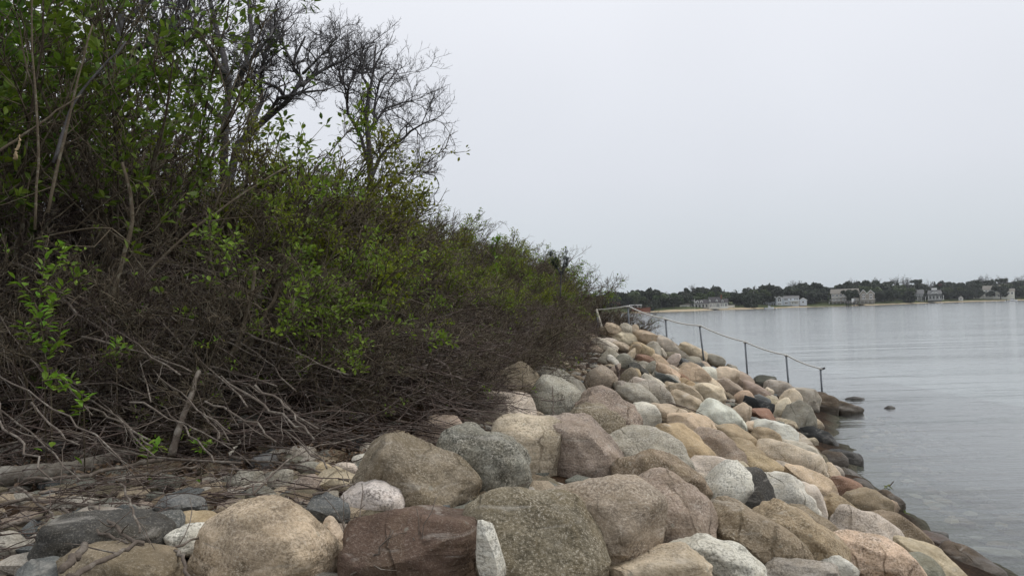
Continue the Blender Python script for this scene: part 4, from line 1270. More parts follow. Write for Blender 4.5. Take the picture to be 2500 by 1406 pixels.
# ------------------------------------------------------------------ dead wood drawn where it lies
def stick(pts, r0, r1, label, mat=None, lift=.05, cat='branch', name='dead_branch', group='dead branches on the ground', Y=None, m=7, twigs=3, seed=0, n=12, wob=.006):
    """r0, r1 in picture pixels"""
    g = np.random.default_rng(seed + int(pts[0][0]) * 7 + int(pts[0][1]))
    pts = np.array(pts, float)
    seg = np.concatenate([[0], np.cumsum(np.linalg.norm(np.diff(pts, axis=0), axis=1))])
    u = np.linspace(0, seg[-1], n)
    x, y = np.interp(u, seg, pts[:, 0]), np.interp(u, seg, pts[:, 1])
    if Y is None:
        dep = np.array([hit(a, b_, lift) for a, b_ in zip(x, y)])
        dep = np.interp(u, u[[0, n // 3, 2 * n // 3, n - 1]], dep[[0, n // 3, 2 * n // 3, n - 1]])
    else:
        dep = np.interp(u, np.linspace(0, seg[-1], len(Y)), np.array(Y, float))
    if len(pts) > 2:
        for _ in range(2):
            x[1:-1], y[1:-1] = (x[:-2] + 2 * x[1:-1] + x[2:]) / 4, (y[:-2] + 2 * y[1:-1] + y[2:]) / 4
        dep[1:-1] = (dep[:-2] + 2 * dep[1:-1] + dep[2:]) / 4
    P = np.array([at(a, b_, d) for a, b_, d in zip(x, y, dep)]) + g.normal(size=(n, 3)) * wob
    k = dep.mean() / FPX
    R = np.linspace(r0, r1, n) * k * g.uniform(.9, 1.12, n)
    base = P[0].copy()
    tb = Tubes().add(P - base, R, m)
    o = link(name, tb.mesh(name, mat or M_DEAD), loc=base)
    tag(o, label, cat, group)
    if twigs:
        S, D, r, idx, tt = sprout((P - base)[None], R[None], twigs, .25, .95, .7, .2, g)
        P1, R1 = grow(S, D, g.uniform(.15, .35, len(S)), 5, np.minimum(r * .5, .006), .002, .15, g)
        for a, b_ in zip(P1, R1):
            link('twig', Tubes().add(a, b_, 4).mesh('twig', mat or M_DEAD), o)
    return o
M_LOG = bark_material('pale_log_bark', (0.16, 0.14, 0.115), (0.20, 0.18, 0.15), (0.34, 0.32, 0.28), 9.0)
stick([(-60, 1168), (60, 1160), (150, 1150), (230, 1132), (330, 1106)], 27, 14, 'thick pale barked log lying at the left edge', M_LOG, .12, 'log', 'fallen_log', None, m=14, twigs=0, n=16, wob=.004)
stick([(384, 902), (470, 940), (560, 975), (700, 1015), (820, 1055), (935, 1082)], 7, 3, 'long grey dead branch running from the thicket down to the boulders', lift=.12)
stick([(486, 908), (465, 965), (440, 1040), (418, 1110)], 5.5, 9, 'broken pale stick standing upright out of the debris', lift=.1, twigs=1, Y=[7.35, 7.0, 6.8])
stick([(455, 1028), (490, 1075), (530, 1105), (600, 1165)], 5, 4, 'short mottled stick leaning against the upright broken one', lift=.1)
stick([(60, 1170), (180, 1165), (300, 1140), (400, 1122)], 3.5, 6, 'smooth grey branch lying across the pale log', lift=.2)
stick([(310, 1165), (400, 1150), (478, 1140)], 4, 3, 'forked grey stick right of the pale log', lift=.15)
stick([(-10, 1092), (120, 1060), (250, 1090), (400, 1122), (590, 1130)], 3, 2.5, 'thin grey stick arching over the log to the right', lift=.25)
stick([(0, 1232), (60, 1216), (150, 1225), (240, 1240)], 5, 3, 'curved brown branch below the log', lift=.1)
stick([(-10, 1290), (110, 1262), (120, 1258)], 6, 4, 'short thick dead branch near the left edge', lift=.1)
stick([(45, 1190), (110, 1240), (165, 1295)], 4, 2.5, 'thin stick leaning in front of the round pale green stone', lift=.15)
stick([(150, 1240), (230, 1290), (310, 1325)], 4, 3, 'brown stick lying over the dark flat slab', lift=.2)
stick([(222, 1235), (290, 1290), (345, 1330)], 5, 4, 'mottled grey stick lying over the dark flat slab', lift=.22)
stick([(165, 1410), (240, 1370), (300, 1340), (352, 1326)], 7, 5, 'dark broken stick with a pale snapped end over the brown slab', lift=.3, twigs=1)
stick([(150, 1385), (190, 1355), (212, 1330)], 10, 9, 'short dark stub of wood beside the brown slab', lift=.3, twigs=0)
stick([(300, 1180), (325, 1245), (340, 1300)], 3, 2.5, 'thin upright twig in front of the blue grey jagged stone', lift=.3)
stick([(430, 1345), (445, 1350), (458, 1410)], 5, 4, 'bent twig at the bottom edge left of the big tan boulder', lift=.2, twigs=0)
stick([(330, 1355), (430, 1335), (520, 1290), (560, 1260)], 3.5, 2.5, 'long thin stick against the side of the big tan boulder', lift=.2)
stick([(560, 1115), (640, 1125), (760, 1140), (850, 1178)], 3.5, 2, 'long straight stick across the stones above the big tan boulder', lift=.15)
stick([(620, 1205), (690, 1130), (770, 1090), (900, 1065)], 2.5, 1.5, 'thin dark forked twig arching over the stones left of centre', lift=.22)
stick([(765, 1210), (810, 1195), (885, 1172)], 3, 2, 'short brown stick at the foot of the orange patched stone', lift=.2)
stick([(560, 1112), (660, 1125), (740, 1130)], 4, 3, 'grey stick lying flat among the slab stones', lift=.08)
stick([(705, 1215), (712, 1290), (735, 1375)], 1.6, 1.2, 'thin twig hanging down the face of the big tan boulder', Y=[4.95, 4.45, 4.2], twigs=0)
stick([(885, 1180), (882, 1230), (878, 1300), (885, 1400)], 1.6, 1.3, 'thin twig in front of the white speckled stone', Y=[5.2, 4.6, 4.2], twigs=0)
stick([(860, 1400), (900, 1370), (940, 1330), (962, 1295)], 2.6, 1.8, 'bare twig standing in front of the reddish block on the left', Y=[3.85, 3.9], twigs=2)
stick([(1000, 1410), (1012, 1380), (1014, 1340), (1008, 1312)], 2.6, 1.8, 'curly bare twig standing in front of the reddish block on the right', Y=[3.85, 3.9], twigs=3)
stick([(932, 1410), (934, 1345)], 2.6, 2, 'straight twig in front of the middle of the reddish block', Y=[3.85, 3.9], twigs=1)
stick([(840, 1400), (850, 1350), (845, 1300), (835, 1270)], 3, 2, 'dark twig in the gap between the tan boulder and the reddish block', Y=[4.2, 4.5], twigs=2)
stick([(1135, 1272), (1180, 1258), (1240, 1248)], 3, 1.8, 'forked twig lying on the largest olive boulder', Y=[4.25, 4.45], twigs=2)
stick([(1470, 1380), (1510, 1370), (1560, 1368)], 3.5, 2.5, 'pale twig caught between the boulders at the bottom', Y=[4.3, 4.4], twigs=3)
stick([(1475, 1372), (1500, 1390), (1530, 1385)], 3, 2, 'crooked twig caught between the boulders at the bottom', Y=[4.25, 4.35], twigs=2)
stick([(1318, 975), (1350, 979), (1382, 976)], 2, 1.4, 'horizontal twig in front of the round grey speckled boulder', Y=[8.3, 8.3], twigs=0)
stick([(1349, 942), (1350, 980), (1350, 1020)], 1.4, 1.8, 'upright twig in front of the round grey speckled boulder', Y=[8.4, 8.2], twigs=0)
stick([(1503, 890), (1511, 910), (1510, 938)], 3, 3.5, 'dark crooked stub standing among the upper boulders', M_TWIG, Y=[14.5, 14.4], twigs=1)
stick([(1633, 982), (1690, 1000), (1722, 1016)], 1.6, 1, 'thin dark stick lying beside the tan arched boulder', M_TWIG, Y=[13.2, 12.6], twigs=1)
stick([(600, 1055), (585, 1080), (560, 1110)], 2.2, 3, 'white peeled stick in the debris', M_STAKE, lift=.15, twigs=0)
stick([(1000, 905), (1090, 880), (1180, 860)], 4, 2, 'pale dead branch inside the brush heap', lift=.5)
stick([(560, 935), (600, 860), (640, 780), (690, 690)], 7, 4, 'thick olive brown stem leaning right out of the debris', M_STEM, Y=[8.2, 8.4, 8.6], name='bare_sapling', cat='sapling', group='thick stems rising from the debris', twigs=3)
stick([(530, 925), (575, 850), (610, 760), (622, 650)], 7, 4, 'thick brown stem rising steeply beside the leaning olive one', M_STEM, Y=[8.1, 8.3, 8.4], name='bare_sapling', cat='sapling', group='thick stems rising from the debris', twigs=3)
stick([(515, 930), (550, 880), (590, 840), (660, 790)], 5, 3, 'thin brown stem bowing right from the same foot as the thick ones', M_STEM, Y=[8.1, 8.2, 8.4], name='bare_sapling', cat='sapling', group='thick stems rising from the debris', twigs=2)
stick([(330, 700), (420, 600), (540, 510), (700, 405)], 4, 2, 'long straight stem sweeping up right across the dark middle of the thicket', M_STEM, Y=[8.4, 8.7, 9.2], name='bare_sapling', cat='sapling', group='long stems of the thicket', twigs=4)
stick([(255, 790), (300, 640), (330, 520), (300, 400)], 7, 4, 'brown stem standing upright in the dark gap of the thicket', M_STEM, Y=[8.3, 8.5, 8.6], name='bare_sapling', cat='sapling', group='long stems of the thicket', twigs=4)
stick([(85, 560), (95, 400), (85, 220), (75, 60), (80, -40)], 3.5, 2, 'pale brown upright stem near the left edge', M_STEM, Y=[7.5, 7.6, 7.8], name='bare_sapling', cat='sapling', group='long stems of the thicket', twigs=3)
stick([(115, 520), (160, 330), (190, 190), (225, 60)], 4, 2, 'grey stem leaning right near the upper left corner', M_STEM, Y=[7.6, 7.8, 8.0], name='bare_sapling', cat='sapling', group='long stems of the thicket', twigs=3)
stick([(130, 400), (180, 240), (260, 150), (310, 100)], 4, 2, 'dark stem crossing behind the leaning grey one at upper left', M_TREE, Y=[8.2, 8.4, 8.6], name='bare_sapling', cat='sapling', group='long stems of the thicket', twigs=3)
stick([(-20, 380), (60, 330), (140, 270), (200, 230)], 3.5, 2, 'brown stem slanting in from the left edge', M_STEM, Y=[7.4, 7.6, 7.8], name='bare_sapling', cat='sapling', group='long stems of the thicket', twigs=3)
M_SPLINT = plain_material('splintered_wood', (0.42, 0.32, 0.19), 0.85, 0.3, 20)
stick([(48, 330), (42, 365), (38, 390)], 1.5, 5, 'splintered pale broken stem end at the left edge', M_SPLINT, Y=[7.3, 7.3], name='broken_branch', cat='branch', group=None, twigs=0)
stick([(1040, 425), (1062, 428), (1073, 452), (1066, 470), (1058, 475), (1062, 498)], 1.3, 1.0, 'curled vine tendril hanging against the sky right of the tree', M_TREE, Y=[16, 16], name='vine', cat='vine', group=None, twigs=0, m=4, n=22, wob=0)
# generated long dead stems lying on the bank slope, each on its own
g = np.random.default_rng(99)
for i in range(70):
    x0, y0 = g.uniform(-20, 640), g.uniform(640, 1010)
    ln_, a = g.uniform(150, 380), R_(g.normal(32, 14))
    x1, y1 = x0 + math.cos(a) * ln_, y0 + math.sin(a) * ln_
    xm, ym = (x0 + x1) / 2 + g.normal() * 14, (y0 + y1) / 2 - g.uniform(0, 22)
    stick([(x0, y0), (xm, ym), (x1, y1)], g.uniform(1.7, 3.4), g.uniform(1.0, 1.8), 'grey dead stem lying down the slope ' + ('behind the tall leafy sapling' if x0 < 130 else 'above the round leaved green plant' if x0 < 320 else 'left of the thick leaning stems' if x0 < 480 else 'under the thick leaning stems') + (' near the ground' if y0 > 850 else ' high up'), lift=g.uniform(.25, .95),
          group='grey dead stems lying down the slope', twigs=3, seed=i, n=10, wob=.009)

# ------------------------------------------------------------------ tangled brushwood and litter
def brush(name, label, n, seed, area, dirv, jit, lens, lifts, rad, mat, wig=.10, droop=-.02, tw=2):
    g = np.random.default_rng(seed)
    S = []
    while len(S) < n:
        q = np.stack([g.uniform(area[0], area[1], 4000), g.uniform(area[2], area[3], 4000)], -1)
        s = front_s(q[:, 0], q[:, 1])
        w = (s > area[4]) & (s < area[5]) & (g.random(4000) < np.clip(9.0 / q[:, 1], .1, 1))
        px = 1250 + FPX * q[:, 0] / q[:, 1]
        w &= (px > -350) & (px < 1640) & (s > area[4] + .40 * (q[:, 1] > 8.8))
        S.extend(q[w])
    S = np.array(S[:n])
    z = terrain(S[:, 0], S[:, 1]) + g.uniform(lifts[0], lifts[1], n) ** 1.0
    D = np.array(dirv) + g.normal(size=(n, 3)) * np.array(jit)
    s = np.clip(front_s(S[:, 0], S[:, 1]), 0, 4)
    ln = g.uniform(*lens, n)
    r = g.uniform(*rad, n)
    P, R = grow(np.c_[S, z], D, ln, 9, r, r * .4, wig, g, (0, 0, droop))
    P -= (P[:, 4:5] - P[:, :1]) * .5
    gz = terrain(P[..., 0].ravel(), P[..., 1].ravel()).reshape(P.shape[:2])
    P[..., 2] = np.maximum(P[..., 2], gz + .01 + .03 * g.random(P.shape[:2]))
    tb = Tubes().add(P, R, 4)
    S1, D1, r1, idx, tt = sprout(P, R, tw, .2, 1, .6, .25, g)
    P1, R1 = grow(S1, D1, ln[idx] * g.uniform(.15, .4, len(S1)), 5, np.minimum(r1 * .6, .0055), .0022, wig * 1.5, g, (0, 0, droop))
    gz = terrain(P1[..., 0].ravel(), P1[..., 1].ravel()).reshape(P1.shape[:2])
    P1[..., 2] = np.maximum(P1[..., 2], gz + .01)
    tb.add(P1, R1, 3)
    return tag(link(name, tb.mesh(name, mat)), label, kind='stuff')
brush('brushwood', 'tangle of dead grey sticks lying along the foot of the bank', 1700, 301, (-9, 3.5, 6.2, 26, -.40, 1.6), (.8, -.35, -.02), (.7, .7, .18), (.5, 1.6), (.02, .40), (.004, .0105), M_TWIG, .11)
brush('dead_stems', 'dead stems matted over the slope under the shrubs', 1300, 302, (-10, 1.5, 6.8, 20, .5, 4.5), (.75, -.55, -.30), (.4, .4, .25), (.6, 1.7), (.02, .7), (.004, .010), M_DEAD, .08)
brush('brush_heap', 'heap of purplish dead brush spilling over the edge of the boulders', 1150, 303, (-1.2, 2.6, 8.6, 22, -.15, 1.6), (.9, -.25, .05), (.45, .45, .22), (.5, 1.2), (.08, .80), (.004, .0095), M_TWIG, .14, -.05, 4)
brush('ground_twigs', 'fine twigs scattered over the stones of the terrace', 480, 304, (-6, -.9, 4.0, 9, -3.0, .2), (.7, -.2, 0), (.9, .9, .10), (.2, .8), (.01, .20), (.0025, .006), M_TWIG, .09)
def litter(name, label, n, seed, area, size):
    g = np.random.default_rng(seed)
    q = np.stack([g.uniform(area[0], area[1], n), g.uniform(area[2], area[3], n)], -1)
    s = front_s(q[:, 0], q[:, 1])
    q = q[(s > area[4]) & (s < area[5])]
    z = terrain(q[:, 0], q[:, 1]) + g.uniform(.005, .04, len(q))
    dr = np.c_[g.normal(size=(len(q), 2)), g.normal(size=len(q)) * .15]
    return tag(link(name, leaves_mesh(name, np.c_[q, z], dr, g.uniform(*size, len(q)), M_LITTER, g, .5)), label, kind='stuff')
litter('leaf_litter', 'brown fallen leaves covering the foot of the bank', 14000, 311, (-9, 2.5, 5, 16, -1.1, 3.0), (.025, .06))

gl = np.random.default_rng(313)
q = np.stack([gl.uniform(-7, -1.2, 9000), gl.uniform(5.2, 8.5, 9000)], -1)
s = front_s(q[:, 0], q[:, 1])
q = q[(s > -1.0) & (s < 1.0) & (vnoise(np.c_[q * .8, q[:, 0] * 0], 6) > -.1)]
pz = terrain(q[:, 0], q[:, 1]) + gl.uniform(.01, .13, len(q))
tag(link('dry_leaves', leaves_mesh('dry_leaves', np.c_[q, pz], np.c_[gl.normal(size=(len(q), 2)), gl.normal(size=len(q)) * .3], gl.uniform(.025, .06, len(q)), M_LITTER, gl, .6)), 'reddish brown dry leaves caught among the sticks at the left', kind='stuff')
# ------------------------------------------------------------------ leafy plants in front
bl = [leaves_mesh('leaf', np.zeros((1, 3)), np.array([[1.0, 0, 0]]), 1.0, m, np.random.default_rng(3 + i), 0.05) for i, m in enumerate((M_LEAFBR, M_LEAFBR, M_LEAF, M_LEAFYL))]
def leafy_plant(label, stems, Y, nleaf, size, seed, mats=(0, 1, 2), r=.006):
    g = np.random.default_rng(seed)
    first = at(*stems[0][0], Y)
    base = np.array([first[0], first[1], hz(first[0], first[1])])
    t = thing('leafy_plant', label, 'plant', base, group='fresh green plants growing through the dead wood')
    for st in stems:
        P = px_line(st, Y, g, .15, 12)
        if st is stems[0]:
            P = np.concatenate([base[None] - [[0, 0, .05]], P])
        n = len(P)
        link('stem', Tubes().add(P - base, np.linspace(r, .002, n), 5).mesh('stem', M_STEM), t)
        k = int(nleaf * len(st) / sum(len(a) for a in stems))
        for i in range(k):
            u = (i + .5) / k
            q = u * (n - 1)
            j = min(int(q), n - 2)
            p = P[j] * (1 - q + j) + P[j + 1] * (q - j)
            whorl = g.uniform(0, 6.28)
            d = np.array([math.cos(whorl), math.sin(whorl) * .8 - .25, g.uniform(-.15, .55)])
            s = g.uniform(*size) * (1.0 if u < .9 else .8)
            o = link('leaf', bl[mats[g.integers(len(mats))]], t, p - base + d * .02)
            d = Vector(d)
            o.rotation_euler = d.to_track_quat('X', 'Z').to_euler()
            o.scale = (s, s, s)
    return t
leafy_plant('tall bright green leafy sapling at the left edge', [[(125, 960), (110, 860), (95, 760), (105, 660), (120, 575)], [(105, 800), (80, 720), (40, 680)], [(110, 700), (140, 640), (165, 590)],
            [(95, 780), (130, 740), (160, 700)], [(110, 880), (140, 850), (150, 790)], [(105, 850), (75, 830), (60, 790)]], 6.6, 150, (.07, .115), 41)
leafy_plant('bright green seedling low in the debris right of the tall sapling', [[(205, 1010), (203, 985), (200, 960)]], 6.5, 18, (.08, .12), 42)
leafy_plant('trailing bright green sprig between the tall sapling and the seedling', [[(110, 930), (150, 920), (190, 940)], [(120, 950), (160, 950), (175, 925)]], 6.55, 36, (.06, .10), 47)
leafy_plant('round leaved green plant in the middle of the dead stems', [[(285, 905), (280, 870), (250, 855)], [(285, 880), (300, 845), (325, 870)], [(280, 870), (290, 845), (285, 830)]], 7.4, 44, (.06, .09), 43, (2, 2, 1))
leafy_plant('fresh green seedling beside the pale log', [[(360, 1120), (362, 1095), (345, 1070)], [(362, 1100), (385, 1090), (400, 1105)]], 6.2, 30, (.05, .085), 44)
leafy_plant('fresh green seedling right of the upright broken stick', [[(490, 1110), (488, 1090), (472, 1070)], [(488, 1095), (505, 1078), (522, 1085)]], 6.3, 34, (.035, .065), 45)
leafy_plant('low bright sprig under the thick leaning stems', [[(505, 850), (520, 835), (545, 825)], [(505, 845), (490, 840), (478, 845)]], 7.8, 24, (.035, .06), 46, (1, 3))
leafy_plant('green climbing shoot with a leaf cluster against the sky by the right tree', [[(905, 420), (880, 350), (862, 300), (858, 280)], [(870, 330), (885, 310), (890, 300)]], 15.2, 90, (.08, .15), 48, (2, 2, 2, 1))
leafy_plant('leafy shoot standing above the skyline of the brush', [[(1215, 690), (1208, 630), (1200, 590), (1195, 575)], [(1205, 600), (1220, 585), (1228, 580)]], 15.5, 60, (.08, .14), 49, (2, 2, 1))
leafy_plant('bushy bright green shoot in the middle of the thicket', [[(610, 780), (600, 720), (605, 660), (640, 640)], [(605, 700), (640, 690), (680, 660)], [(600, 740), (640, 745), (660, 700)]], 8.9, 110, (.05, .085), 50, (2, 1, 3))
leafy_plant('bright green shoot right of the middle of the thicket', [[(800, 780), (800, 730), (790, 700), (770, 690)], [(800, 740), (830, 720), (850, 715)], [(800, 760), (830, 755), (845, 745)]], 9.6, 100, (.05, .085), 51, (2, 1, 3))
leafy_plant('green shoot high in the thicket under the brown leaved bush', [[(960, 680), (960, 620), (950, 580)], [(960, 640), (985, 610), (1000, 600)]], 12.0, 70, (.06, .10), 52, (2, 1))
# pine sprig on the skyline
t = thing('young_pine', 'young pine top with dark needle tufts on the skyline near the end of the bank', 'tree', at(1368, 700, 19.0))
base = np.array(t.location)
g = np.random.default_rng(61)
for nm, ln in (('trunk', [(1368, 725), (1369, 680), (1374, 650), (1380, 630), (1386, 612)]), ('branch', [(1370, 672), (1360, 652), (1352, 632)]), ('branch', [(1371, 665), (1350, 645), (1343, 620)]), ('branch', [(1374, 660), (1384, 645), (1388, 632)])):
    P = px_line(ln, 19.0, g, .1, 12)
    br = link(nm, Tubes().add(P - base, np.linspace(.022, .007, 12), 5).mesh(nm, M_TREE), t)
    q = P[[5, 7, 9, 11]] + g.normal(size=(4, 3)) * .03
    pos = np.repeat(q, 110, 0) + g.normal(size=(len(q) * 110, 3)) * np.array([.02, .02, .035])
    nd = unit(g.normal(size=pos.shape) + np.array([0, 0, .8]))
    NEED = np.array([[0, -.05, 0], [0, .05, 0], [1, 0, 0]])
    f = link('needles', leaves_mesh('needles', pos - base, nd, g.uniform(.05, .085, len(pos)), M_PINE, g, .5, NEED, [(0, 1, 2)]), t)
    f['kind'] = 'stuff'
# weeds and drift at the waterline
M_WEED = leaf_material('green_weed', (.10, .16, .03), (.26, .30, .08), .2)
def weed(px, py, w, n, label, seed):
    g = np.random.default_rng(seed)
    c = on_plane(px, py, 0.01)
    k = c[1] / FPX
    pos = np.c_[g.normal(size=n) * w * k * .5, g.normal(size=n) * w * k * .5, g.uniform(0, .02, n)]
    o = link('seaweed', leaves_mesh('seaweed', pos, np.c_[g.normal(size=(n, 2)), np.zeros(n)], g.uniform(.02, .055, n), M_WEED, g, .3), loc=c)
    o['kind'] = 'stuff'
    return tag(o, label)
weed(2168, 1188, 14, 22, 'pale green weed floating round the little upright twig', 71)
weed(2205, 1252, 18, 26, 'bright green weed trailing from the dark wet boulder', 72)
weed(2255, 1300, 22, 26, 'green weed at the edge of the small blue grey stone', 73)
q = on_plane(2176, 1186)[1]
stick([(2170, 1188), (2178, 1179), (2182, 1174)], 1.2, 1.2, 'little dark ended twig sticking up out of the floating weed', M_TWIG, Y=[q, q], name='twig', group=None, twigs=0, m=5, n=5, wob=0)
# ------------------------------------------------------------------ far shore
FS_PX = [(1250, 775), (1320, 772.5), (1380, 770.5), (1460, 767), (1545, 763.5), (1589, 762.2), (1685, 759.5), (1763, 756.3), (1826, 754.8), (1874, 752.7), (1980, 749.4), (2069, 747.3), (2130, 744.9), (2238, 741), (2335, 737.6), (2408, 735.4), (2500, 732.8), (2600, 730.2), (2720, 727.2)]
FS = np.array([on_plane(*p)[:2] for p in FS_PX])
print('far shore depths', FS[:, 1].round())
def far_base(px, back):
    """ground point `back` metres behind the far waterline, seen at picture column px"""
    i = np.array([p[0] for p in FS_PX], float)
    X, Y = np.interp(px, i, FS[:, 0]), np.interp(px, i, FS[:, 1])
    k = (Y + back) / Y
    return np.array([X * k, Y * k, far_z(back, px)])
def far_z(back, px=0):
    return float(np.interp(back, [-4, 0, 4, 10, 22, 50, 100, 400], [-.6, 0, .55, .9, 2.1, 3.6, 6.0, 9.0]))
cols = np.linspace(1250, 2720, 120)
backs = [-4, 0, 1, 2, 3, 4, 5, 7, 8.5, 10, 12, 14, 17, 22, 34, 50, 75, 100, 200, 400]
gz_ = np.random.default_rng(3)
V = np.array([[far_base(c, b_) + np.array([0, 0, gz_.normal() * .10 * (b_ > 3)]) for c in cols] for b_ in backs])
i = np.arange(len(backs) * len(cols)).reshape(len(backs), len(cols))
q = np.stack([i[:-1, :-1], i[:-1, 1:], i[1:, 1:], i[1:, :-1]], -1).reshape(-1, 4)
m, nt = mat_new('far_beach_and_grass')
b = NB(nt)
geo = b.n('ShaderNodeNewGeometry')
sp = b.n('ShaderNodeSeparateXYZ')
b.l(geo.outputs['Position'], sp.inputs[0])
n1 = b.noise(geo.outputs['Position'], .06, 4)
n2 = b.noise(geo.outputs['Position'], .35, 4)
zz = b.math('ADD', sp.outputs['Z'], b.math('MULTIPLY', b.math('SUBTRACT', n1, .5), 2.2))
sand = b.mix(n2, (.32, .25, .16, 1), (.50, .42, .29, 1))
grs = b.mix(b.mr(n2, .35, .65), (.035, .055, .02, 1), (.10, .11, .045, 1))
sa = b.n('ShaderNodeAttribute', attribute_name='sand')
sd = b.mr(b.math('ADD', sa.outputs['Fac'], b.math('MULTIPLY', b.math('SUBTRACT', n1, .5), 6.0)), -.8, .8)
b.out(b.pbsdf(b.mix(sd, grs, sand), .95, .1))
fm = new_mesh('far_shore', V.reshape(-1, 3), q.ravel(), np.full(len(q), 4), True, m)
reach = np.interp(cols, [1250, 1560, 1600, 1640, 1830, 1860, 1960, 1985, 2080, 2100, 2130, 2200, 2335, 2400, 2420, 2500], [1, 2, 5, 13, 12, 4, 7, 2, 2, 9, 5, 4, 9, 9, 4, 5])
sa_ = fm.attributes.new('sand', 'FLOAT', 'POINT')
sa_.data.foreach_set('value', np.array([[r_ - b_ for r_ in reach] for b_ in backs], np.float32).ravel())
far_land = tag(link('far_shore', fm), 'far shore with a sandy beach and grassy bank', kind='structure')

def W(nm, c, **k):
    return plain_material(nm, c, **k)
M_WHITE = W('white_trim', (.80, .80, .78), var=.05)
M_CREAM = W('cream_clapboard', (.78, .76, .68), var=.06)
M_PALEB = W('pale_blue_grey_shingle', (.62, .66, .71), var=.06)
M_SHINGLE = W('weathered_shingle', (.34, .31, .26), var=.2)
M_GREYG = W('grey_green_shingle', (.26, .27, .255), var=.15)
M_ROOFD = W('dark_roof', (.055, .052, .055), var=.2)
M_ROOFG = W('grey_roof', (.15, .15, .15), var=.2)
M_ROOFB = W('brown_grey_roof', (.20, .185, .16), var=.2)
M_GLASS = plain_material('window_glass', (.035, .042, .05), .08, .1, 1, .6)
M_BRICK = W('brick_red_wall', (.22, .085, .05), var=.25)
M_DECK = W('grey_deck', (.30, .28, .25), var=.2)
M_HULL = W('white_hull', (.75, .76, .77), var=.03)

